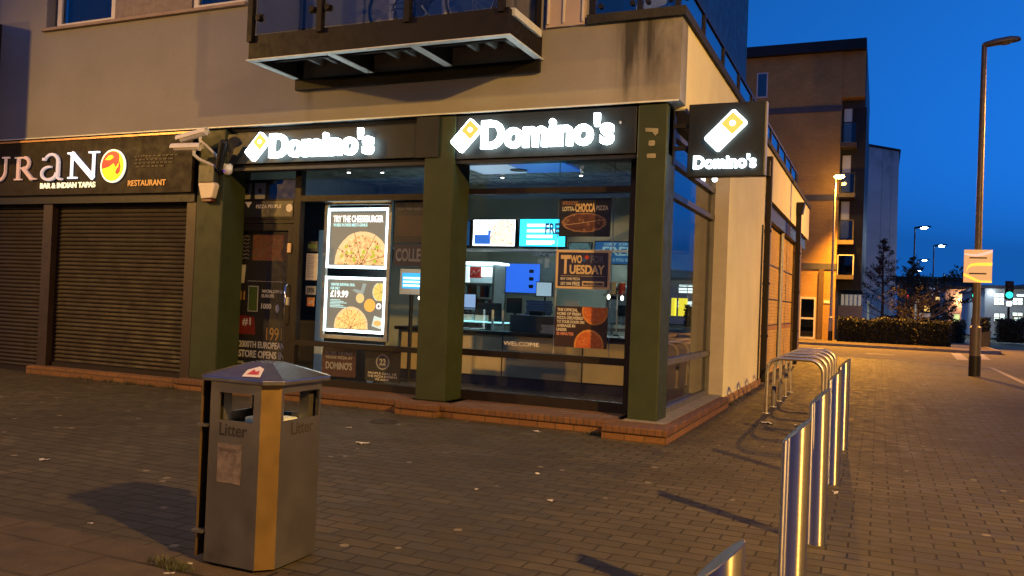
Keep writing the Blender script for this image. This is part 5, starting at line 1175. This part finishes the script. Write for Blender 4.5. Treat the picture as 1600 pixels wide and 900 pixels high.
# ---- banner on the tall lamp
t = thing('lamp_banner', 'pink and orange swirl banner hanging on the tall unlit lamp post', 'banner', (2.2, 23.5, 2.3))
b0_, b1_, c0_, c1_ = P(1507, 390, 1, 23.45), P(1551, 392, 1, 23.45), P(1505, 441, 1, 23.45), P(1549, 443, 1, 23.45)
xa, xb, za, zb2 = c0_.x, b1_.x, c0_.z, b0_.z
BG = em('banner_lilac', (.72, .38, .16), .62, (.5, .36, .26)); BO = em('banner_yellow', (1.0, .56, .05), 1.15, (.8, .5, .1)); BP = em('banner_pink', (.8, .5, .5), .7, (.8, .6, .6))  # banner cloth brightened by glow put into its colours
sh = MB().box(xa, xb, 23.44, 23.45, za, zb2).build('sheet', BG, t)
W_ = xb - xa; H_ = zb2 - za; U = lambda u, v: (xa + u * W_, za + v * H_)
def ribbon(pts, w0, w1, mat, y): 
    up, dn = [], []
    for i, (u, v) in enumerate(pts): w_ = w0 + (w1 - w0) * i / (len(pts) - 1); up.append(U(u, min(1, v + w_))); dn.append(U(u, max(0, v - w_)))
    mb = MB()
    for i in range(len(pts) - 1): mb.prism([up[i], up[i + 1], dn[i + 1], dn[i]], y, y - .002)
    mb.build('swirl', mat, sh)
ribbon([(0, .87), (.2, .84), (.45, .83), (.7, .87), (1, .97)], .02, .05, BP, 23.437)
ribbon([(.1, .33), (.14, .45), (.25, .53), (.5, .56), (1, .56)], .03, .05, BO, 23.435)
ribbon([(0, .24), (.2, .17), (.45, .07), (.6, .03), (1, .03)], .045, .03, BO, 23.433)
for z in (zb2 - .2, za + .22): MB().tube([(xa + .12, 23.42, z), (xb - .12, 23.42, z)], .015, 8).build('bracket', BLACKMET, t)

# ------------------------------------------------------------------ the brick flats across the side road
t = thing('brick_flats', 'tall buff brick block of flats with stacked balconies and dark roof edge', 'building', (-6, 50, 0))
yb = 48.0
MB().box(-18, -2.15, yb, 62, -.05, 15.45).build('wall', BUFFX, t)
MB().box(-18.5, -1.0, yb - .35, 62, 15.45, 16.0).build('roof', BLACKMET, t)
mb = MB()
for z in (12.25, 7.45, 3.75): mb.box(-18, -2.15, yb - .03, yb, z, z + .33)
mb.build('string_course', pm('slate_band', (.06, .06, .075), .7), t)
MB().box(-2.15, -.98, yb + .95, 62, 2.8, 15.45).build('rear_wall', pm('dark_blue_cladding', (.03, .035, .05), .6), t)
MB().box(-2.15, -1.02, yb + .1, yb + .9, 13.0, 15.45).build('top_panel', BUFFX, t)
MB().box(-2.12, -.92, yb + .92, 61, 2.75, 12.6).build('side_cladding', pm('black_cladding', (.008, .009, .012), .7), t)
bp = glass('flats_glass', (.5, .55, .6), .06)
def fbalcony(z, x1=-1.34, lit=False):
    b = MB().box(-2.14, x1, yb - .25, yb + .95, z, z + .22).build('balcony', pm('dark_brown_balcony', (.06, .045, .035), .6), t)
    bx('glass_front', bp, b, -2.0, x1 - .05, yb - .22, yb - .20, z + .25, z + 1.25); bx('rail', GALV if z < 4 else BLACKMET, b, -2.05, x1, yb - .24, yb - .19, z + 1.25, z + 1.3)
    for x in (-2.1, x1 - .06): bx('post', GALV if z < 4 else BLACKMET, b, x, x + .05, yb - .24, yb - .19, z + .22, z + 1.28)
for z in (10.3, 7.6, 5.1): fbalcony(z)
fbalcony(3.25, -1.28)
for z, m_ in ((10.55, PALE), (8.0, PALE), (5.5, PALE)): 
    wn_ = bx('window', WHITEF, t, -2.05, -1.63, yb + .86, yb + .918, z, z + 2.0); bx('pane', em('pale_blind', (.25, .3, .36), .08, (.5, .52, .55)), wn_, -2.0, -1.68, yb + .84, yb + .858, z + .05, z + 1.95)
d = MB().box(-3.95, -3.86, yb - .06, yb, 0, 2.25).box(-3.2, -3.11, yb - .06, yb, 0, 2.25).box(-3.86, -3.2, yb - .06, yb, 2.14, 2.25).box(-3.86, -3.2, yb - .06, yb, 1.05, 1.15).box(-3.86, -3.2, yb - .06, yb, 0, .1).build('entrance_door', WHITEF, t)
bx('pane', glass('dark_window_glass'), d, -3.86, -3.2, yb - .04, yb - .03, .1, 2.14)
bx('door_shade', CARDB, d, -3.86, -3.2, yb - .025, yb - .005, .1, 2.14)
bx('name_plate', WHITE, t, -2.72, -2.42, yb - .02, yb, 1.95, 2.1)
bx('pilaster', pm('dark_brick_pilaster', (.10, .06, .03), .85), t, -3.0, -2.75, yb - .12, yb, 0, 3.75)
for i, x in enumerate((-6.6, -9.5)):
    for z in (13.2, 8.6): 
        wd_ = bx('window', WHITEF, t, x, x + .6, yb - .03, yb + .02, z, z + 1.4); bx('pane', glass('dark_window_glass'), wd_, x + .07, x + .53, yb - .04, yb - .031, z + .07, z + 1.33)
t = thing('garden_wall', 'grey rendered garden wall with white panels beside the brick flats', 'wall', (-1.5, 52, 0))
MB().box(-2.1, -1.0, 50.5, 50.7, 0, 1.9).box(-1.0, -.85, 50.5, 60, 0, 1.9).build('wall', GREYP, t)
mb = MB()
for i in range(5): mb.box(-1.95 + i * .22, -1.80 + i * .22, 50.4, 50.46, 1.9, 2.5)
mb.build('white_panel', em('pale_panel', (.5, .55, .45), .25, (.6, .6, .55)), t)  # white panels brightened by glow put into their material
t = thing('pale_block', 'plain pale rendered block with weathered top behind the brick flats', 'building', (-.5, 80, 0))
MB().prism([(-6, 0), (1.2, 0), (1.13, 14.8), (-6, 16.4)], 75, 92).build('wall', render_wall('weathered_pale_render', (.72, .70, .68), [(0, 6, 12.2, 15.5, .55), (1.0, .9, 10, 15, .5)]), t)
MB().prism([(1.25, 14.8), (1.25, 14.95), (-6, 16.6), (-6, 16.42)], 74.9, 92).build('roof_edge', BLACKMET, t)
mb = MB()
for x in (-.1, 0.6): mb.box(x, x + .03, 74.985, 75, 0, 14.8)
mb.build('joint', GREYP, t)

# ------------------------------------------------------------------ hedge, shrubs, trees
def leaves(name, mat, pts, size, parent=None, kind=None):
    mb = MB()
    for p in pts:
        a, b = random.uniform(0, 6.28), random.uniform(-1.2, 1.2); s = size * random.uniform(.6, 1.3)
        u = Vector((math.cos(a) * math.cos(b), math.sin(a) * math.cos(b), math.sin(b))); v = u.orthogonal().normalized(); v = (v * math.cos(a * 3) + u.cross(v) * math.sin(a * 3)) * .55
        mb.add([Vector(p) - u * s * .5, Vector(p) + v * s * .5, Vector(p) + u * s * .5, Vector(p) - v * s * .5], [(0, 1, 2, 3)])
    return mb.build(name, mat, parent)
HEDGE = leafmat('hedge_leaf', (.008, .011, .004), (.018, .019, .007)); DARKL = leafmat('dark_leaf', (.02, .026, .012), (.04, .042, .02)); RUST = leafmat('dry_leaf', (.022, .014, .009), (.035, .02, .012))
def hedge(label, x0, x1, y0, y1, h, n, mat, size=.09):
    t = thing('hedge', label, 'hedge', ((x0 + x1) / 2, (y0 + y1) / 2, 0))
    MB().box(x0 + .12, x1 - .12, y0 + .12, y1 - .12, 0, h - .12).build('core', pm('hedge_core', (.012, .014, .006), .9), t)
    pts = []
    for _ in range(n):
        f = random.random(); x = random.uniform(x0, x1); z = random.uniform(.02, h); y = random.uniform(y0, y1); bu = .07 * math.sin(x * 2.3) + .05 * math.sin(x * 5.1 + 1)
        if f < .55: y = y0 + random.uniform(-.06, .12) + bu
        elif f < .8: z = h + random.uniform(-.12, .05) + bu
        elif f < .9: x = x0 + random.uniform(-.05, .12)
        else: x = x1 + random.uniform(-.12, .05)
        pts.append((x, y, z))
    leaves('foliage', mat, pts, size, t)
    tw = MB()
    for i in range(10): x = x0 + (x1 - x0) * (i + .5) / 10; tw.tube([(x, (y0 + y1) / 2, 0), (x + .05, (y0 + y1) / 2, h * .8)], .02, 5)
    tw.build('stem', pm('twig', (.05, .035, .025), .9), t)
hedge('long clipped dark hedge along the far pavement in front of the brick flats', -1.9, 3.25, 46.2, 47.6, 1.22, 9000, HEDGE, .10)
hedge('low dark hedge behind the long clipped hedge', .2, 4.6, 55, 56, 1.35, 2600, DARKL, .13)
hedge('round dark bush beside the foot of the tall lamp post', 7.0, 8.6, 62, 63.4, 1.5, 1600, DARKL, .14)
TW = pm('bark', (.05, .038, .03), .9, 0, .2, 20)
def tree(label, x, y, h, spread, mat, n, conical=True, lf=.10, seed=1):
    random.seed(seed); t = thing('tree', label, 'tree', (x, y, 0), 'trees beyond the long hedge')
    MB().tube([(x, y, 0), (x + .04, y, h * .4), (x - .03, y, h * .75), (x, y, h)], [.09, .07, .04, .01], 8).build('trunk', TW, t)
    br = MB(); pts = []
    for i in range(46):
        u = random.uniform(.18, .97); z = h * u; a = random.uniform(0, 6.28); L = spread * ((1.02 - u) if conical else (.5 + .6 * math.sin(u * 3.0))) * random.uniform(.55, 1.1)
        p0 = Vector((x, y, z)); p1 = p0 + Vector((math.cos(a) * L, math.sin(a) * L, L * random.uniform(.25, .7))); mid = p0.lerp(p1, .5) + Vector((0, 0, -.06 * L))
        br.tube([p0, mid, p1], [.022, .014, .005], 5)
        for j in range(5):
            q0 = p0.lerp(p1, random.uniform(.3, 1)); q1 = q0 + Vector((random.uniform(-.3, .3), random.uniform(-.3, .3), random.uniform(0, .35))) * (.3 + .5 * L); br.tube([q0, q1], [.007, .003], 4)
            for _k in range(n): pts.append(q0.lerp(q1, random.random()) + Vector((random.gauss(0, .05), random.gauss(0, .05), random.gauss(0, .05))))
    br.build('branches', TW, t); leaves('foliage', mat, pts, lf, t)
tree('thin conical tree with dry rusty leaves, in front of the pale block', .15, 52, 5.8, 2.5, RUST, 13, True, .10, 3)
tree('second thin dark tree, slightly further and beside the pale block edge', 1.9, 60, 5.3, 2.7, DARKL, 12, True, .12, 5)
tree('low spreading dark tree between the thin trees and the distant lamps', 3.1, 62, 3.7, 3.2, DARKL, 26, False, .14, 8)
tree('bare brown shrubby tree low over the long hedge', 1.9, 50, 2.6, 1.9, pm('bare_twig_leaf', (.06, .05, .042), .8), 5, False, .07, 11)
random.seed(21)
# pale posts beyond the hedge, their lit look put in as glow
def rail_post(label, px, py0, py1, y, w_, mat):
    a, b = P(px, py0, 1, y), P(px, py1, 1, y); t = thing('post', label, 'post', (a.x, y, b.z), 'posts beyond the long hedge')
    MB().box(a.x - w_, a.x + w_, y - w_, y + w_, 0, a.z).build('shaft', mat, t); MB().box(a.x - w_ * 1.3, a.x + w_ * 1.3, y - w_ * 1.3, y + w_ * 1.3, a.z, a.z + .06).build('cap', mat, t)
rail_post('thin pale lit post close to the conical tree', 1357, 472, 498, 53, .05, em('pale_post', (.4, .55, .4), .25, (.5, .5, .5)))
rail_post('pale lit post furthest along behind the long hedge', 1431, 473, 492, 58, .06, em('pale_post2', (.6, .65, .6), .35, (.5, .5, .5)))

# ------------------------------------------------------------------ distant town
t = thing('low_dark_building', 'long low dark building with lit orange windows beyond the trees', 'building', (7, 130, 0))
a, b = P(1442, 438, 1, 130), P(1505, 500, 1, 130)
MB().box(a.x - 3, b.x + 1, 130, 140, 0, a.z).build('wall', pm('dim_blue_wall', (.05, .055, .07), .8), t)
MB().box(a.x - 3.4, b.x + 1.4, 129.7, 140, a.z, a.z + .5).build('roof', BLACKMET, t)
for (px0, py0, px1, py1, c_, s_) in ((1462, 464, 1473, 469, (1, .6, .2), 1.3), (1444, 478, 1454, 487, (1, .55, .12), 1.6), (1432, 468, 1437, 476, (1, .6, .25), 1.3), (1446, 448, 1462, 452, (.4, .55, .75), .5)):
    p0, p1 = P(px0, py0, 1, 129.9), P(px1, py1, 1, 129.9); fr_ = bx('window', BLACKMET, t, p0.x - .2, p1.x + .2, 129.93, 129.99, p1.z - .2, p0.z + .2); bx('pane', em('window_glow_%d' % px0, c_, s_), fr_, p0.x, p1.x, 129.88, 129.925, p1.z, p0.z)
t = thing('rose_building', 'rose coloured low building lit by two wall lamps and a blue edge strip', 'building', (11, 100, 0))
a, b = P(1478, 456, 1, 100), P(1528, 502, 1, 100)
MB().box(a.x, b.x, 100, 110, 0, P(1500, 452, 1, 100).z).build('wall', pm('rose_wall', (.42, .30, .28), .8), t)
bx('roof', BLACKMET, t, a.x - .3, b.x + .3, 99.8, 110, P(1500, 452, 1, 100).z, P(1500, 452, 1, 100).z + .3)
p = P(1524, 448, 1, 99.8); bx('blue_strip', em('blue_strip', (.03, .08, .9), 3), t, p.x - .15, p.x + .15, 99.7, 99.8, .5, p.z)
for px in (1500, 1510):
    p = P(px, 468, 1, 99.9); l_ = MB().ball((p.x, 99.75, p.z), .16, 10, 8).build('wall_lamp', em('amber_wall_lamp', (1, .6, .25), 12), t); point('wall_lamp_light', (p.x, 99.4, p.z - .1), 160, (1, .55, .2), .15)
t = thing('bright_shop', 'white distant shop with two rows of brightly lit windows', 'building', (15, 75, 0))
a = P(1541, 395, 1, 75); z1_ = a.z + 1.2
MB().box(a.x, 34, 75, 95, 0, 3.85).build('wall', pm('shop_white_wall', (.5, .53, .56), .7, 0, .05), t)
for x_ in (a.x + .4, a.x + 9):  # lamps added to brighten the front wall of this shop
    MB().box(x_ - .12, x_ + .12, 74.7, 75, 3.5, 3.62).build('flood_lamp', em('cool_flood', (.85, .95, 1), 10), t); point('flood_lamp_light', (x_, 74.0, 3.2), 30, (.8, .92, 1), .2)
bx('roof', pm('slate_band', (.06, .06, .075)), t, a.x - .3, 34.3, 74.7, 95, 3.85, 4.1)
def shopwin(px0, py0, px1, py1, c_, s_):
    p0, p1 = P(px0, py0, 1, 74.95), P(px1, py1, 1, 74.95); f_ = bx('window', GALV, t, p0.x - .06, p1.x + .06, 74.96, 74.998, p1.z - .06, p0.z + .06)
    bx('pane', em('shopwin_%d_%d' % (px0, py0), c_, s_), f_, p0.x, p1.x, 74.93, 74.958, p1.z, p0.z)
    mb = MB(); n = max(2, int((p1.x - p0.x) / .7))
    for i in range(1, n): mb.box(p0.x + (p1.x - p0.x) * i / n - .03, p0.x + (p1.x - p0.x) * i / n + .03, 74.91, 74.929, p1.z, p0.z)
    mb.box(p0.x, p1.x, 74.905, 74.925, (p0.z * .4 + p1.z * .6), (p0.z * .4 + p1.z * .6) + .06).build('glazing_bar', BLACKMET, f_)
WH = (1.3, 1.7, 1.65)
for q_ in ((1554, 459, 1568, 464, WH, 3), (1554, 466, 1568, 476, WH, 2.2), (1583, 466, 1597, 476, WH, 2.2), (1589, 460, 1640, 464, WH, 3), (1604, 466, 1640, 476, WH, 2.0), (1554, 490, 1569, 502, (.8, 1, .9), 1.8), (1583, 489, 1597, 493, WH, 2.4), (1585, 496, 1597, 503, (.7, .9, .8), 1.2), (1604, 490, 1640, 503, WH, 1.4)): shopwin(*q_)
t = thing('curved_roof_hall', 'huge distant hall with a low curved grey roof', 'building', (40, 190, 0))
zt_ = P(1575, 333, 1, 190).z
ar = [(P(1470, 470, 1, 190).x + 4, 0)] + [(P(1478, 450, 1, 190).x + 100 * i / 20, 3 + (7.6) * math.sin(math.pi * (.12 + .76 * i / 20))) for i in range(21)] + [(P(1478, 450, 1, 190).x + 100, 0)]
MB().prism(ar, 190, 230).build('wall', pm('hall_grey_metal', (.34, .37, .40), .6, .1), t)
MB().prism([(p_[0], p_[1] + .05) for p_ in ar[1:-1]] + [(p_[0], p_[1] + .7) for p_ in reversed(ar[1:-1])], 189.7, 230).build('roof', pm('roof_grey', (.25, .27, .30), .5, .2), t)
t = thing('flat_roof_pavilion', 'distant flat pale canopy roof above the low dark building', 'building', (5, 160, 0))
p0, p1 = P(1440, 441, 1, 160), P(1486, 452, 1, 160)
bx('roof', pm('blue_grey_metal', (.12, .14, .17)), t, p0.x - 4, p1.x + 4, 160, 172, p1.z + .6, p0.z + .3)
bx('wall', pm('dim_blue_wall', (.05, .055, .07)), t, p0.x - 2, p1.x + 2, 161, 171, 0, p1.z + .6)
t = thing('advert_kiosk', 'bright yellow kiosk beside the white distant shop, out of the picture', 'kiosk', (10.9, 71, 0))  # glowing kiosk added to give the side glass a yellow reflection
MB().box(10.35, 11.0, 71, 71.6, .7, 2.2).build('lit_face', em('kiosk_yellow', (1, .85, .05), 2.2), t); MB().box(11.3, 11.6, 71, 71.6, .7, 2.2).build('lit_face', em('kiosk_yellow', (1, .85, .05), 2.2), t)
MB().box(10.3, 11.65, 71.02, 71.65, 0, .7).box(10.3, 11.65, 71.02, 71.65, 2.2, 2.5).build('casing', WHITE, t)
def traffic_light(label, px, py, y, amber=True):
    g = P(px, py, 1, y); t = thing('traffic_light', label, 'traffic light', (g.x, y, 0), 'traffic lights at the crossing')
    MB().ring((g.x, y + .1, 0), (g.x, y + .1, g.z + .2), .07, .07, 10).build('pole', BLACKMET, t)
    MB().box(g.x - .17, g.x + .17, y - .05, y + .1, g.z - .22, g.z + .8).build('signal_head', BLACKMET, t, .03)
    MB().box(g.x - .24, g.x + .24, y + .02, y + .05, g.z - .3, g.z + .9).build('backing_board', BLACKMET, t)
    MB().ball((g.x, y - .06, g.z), .2, 14, 8, (1, .4, 1)).build('green_lamp', em('signal_green', (.02, .95, .6), 3), t)
    MB().ball((g.x, y - .06, g.z + .34), .1, 12, 8, (1, .3, 1)).build('amber_lamp', pm('dull_amber', (.1, .05, .01), .3), t)
    MB().ball((g.x, y - .06, g.z + .62), .1, 12, 8, (1, .3, 1)).build('red_lamp', pm('dull_red', (.1, .01, .01), .3), t)
    MB().box(g.x - .12, g.x + .12, y - .1, y + .06, g.z - .7, g.z - .4).build('push_box', em('crossing_white', (.95, .95, 1), 5), t, .03)
traffic_light('green traffic light half hidden behind the tall lamp post', 1525, 462, 58)
traffic_light('green traffic light in front of the bright distant shop', 1577, 461, 62)
def simple_sign(label, px0, py0, px1, py1, y, mat, cat='sign', name='advert_board'):
    a, b = P(px0, py0, 1, y), P(px1, py1, 1, y); t = thing(name, label, cat, ((a.x + b.x) / 2, y, 0))
    MB().box(a.x, b.x, y, y + .1, b.z, a.z).build('board', mat, t, .02)
    for x in (a.x + .08, b.x - .12): MB().box(x, x + .05, y + .1, y + .15, 0, a.z).build('leg', GALV, t)
simple_sign('small glowing yellow board beside the road, left of the tall lamp post foot', 1490, 491, 1499, 505, 66, em('yellow_board', (.75, .85, .3), 1.1))
simple_sign('pale board standing behind the end of the long hedge', 1436, 489, 1454, 496, 54, em('pale_board', (.5, .48, .42), .25, (.5, .5, .48)))  # board brightened by a faint glow put into its material
t = thing('planter', 'dark square planter with bushes behind the tall lamp post foot', 'planter', (5.3, 50, 0))
a, b = P(1520, 497, 1, 50), P(1548, 520, 1, 50)
MB().box(a.x, b.x, 50, 51.2, 0, .75).build('trough', pm('planter_dark', (.03, .03, .035), .6), t, .02)
random.seed(4)
leaves('foliage', DARKL, [(random.uniform(a.x, b.x), random.uniform(50, 51.2), .75 + random.random() * .75) for _ in range(1500)], .13, t)
t = thing('parked_car', 'distant car at the junction, one red tail light showing through the trees', 'car', P(1418, 475, 1, 80))
g = P(1418, 463, 1, 80)
cz_ = 0
MB().prism([(g.x - 1.7, .35), (g.x + 2.4, .35), (g.x + 2.4, .85), (g.x + 1.6, 1.0), (g.x + .9, 1.42), (g.x - .7, 1.42), (g.x - 1.3, 1.0), (g.x - 1.7, .95)], 80, 81.7).build('body', pm('car_dark', (.03, .03, .035), .3, .2), t, .05)
for x in (g.x - .9, g.x + 1.6): MB().ring((x, 79.98, .32), (x, 80.2, .32), .32, .32, 18).build('wheel', BLACKMET, t)
MB().box(g.x - .75, g.x + .8, 79.99, 79.998, 1.0, 1.36).build('window', glass('dark_window_glass'), t)
MB().ball((g.x - 1.72, 80.2, .9), .12, 8, 6).build('tail_light', em('tail_red', (1, .03, .05), 6), t)
# second tail light higher up is a signal on a mast
t = thing('mast_signal', 'single red signal light glowing among the dark tree tops', 'signal', (g.x, 90, 0))
q_ = P(1418, 464, 1, 90)
MB().ring((q_.x, 90.2, 0), (q_.x, 90.2, q_.z + .3), .06, .06).build('pole', BLACKMET, t); MB().box(q_.x - .2, q_.x + .2, 90, 90.2, q_.z - .9, q_.z + .3).build('signal_head', BLACKMET, t); MB().ball((q_.x, 89.96, q_.z), .17, 12, 8, (1.2, .4, .8)).build('red_lamp', em('signal_red', (1, .03, .08), 6), t)

# ------------------------------------------------------------------ opposite side of the square and road (seen only in reflections; keeps the low sky off the shop glass)
def row(label, x0, x1, y0, y1, h, lit):
    t = thing('terrace_block', label, 'building', ((x0 + x1) / 2, (y0 + y1) / 2, 0)); MB().box(x0, x1, y0, y1, 0, h).build('wall', pm('opposite_wall', (.16, .12, .09), .9), t)
    MB().box(x0 - .2, x1 + .2, y0 - .2, y1 + .2, h, h + .4).build('roof', BLACKMET, t)
    return t
row('dark terrace block across the square, out of the picture', -70, 4, -42, -34, 8, 0)
t = row('dark terrace block across the main road, out of the picture', 16, 26, -20, 30, 11, 0)
for i in range(5):
    f_ = bx('window', WHITEF, t, 15.93, 15.99, -16 + i * 8, -13 + i * 8, .8, 3.2); bx('pane', em('opposite_window', (1, .8, .35), .7), f_, 15.9, 15.925, -15.9 + i * 8, -13.1 + i * 8, .9, 3.1)
print('OBJECTS', len(bpy.data.objects))
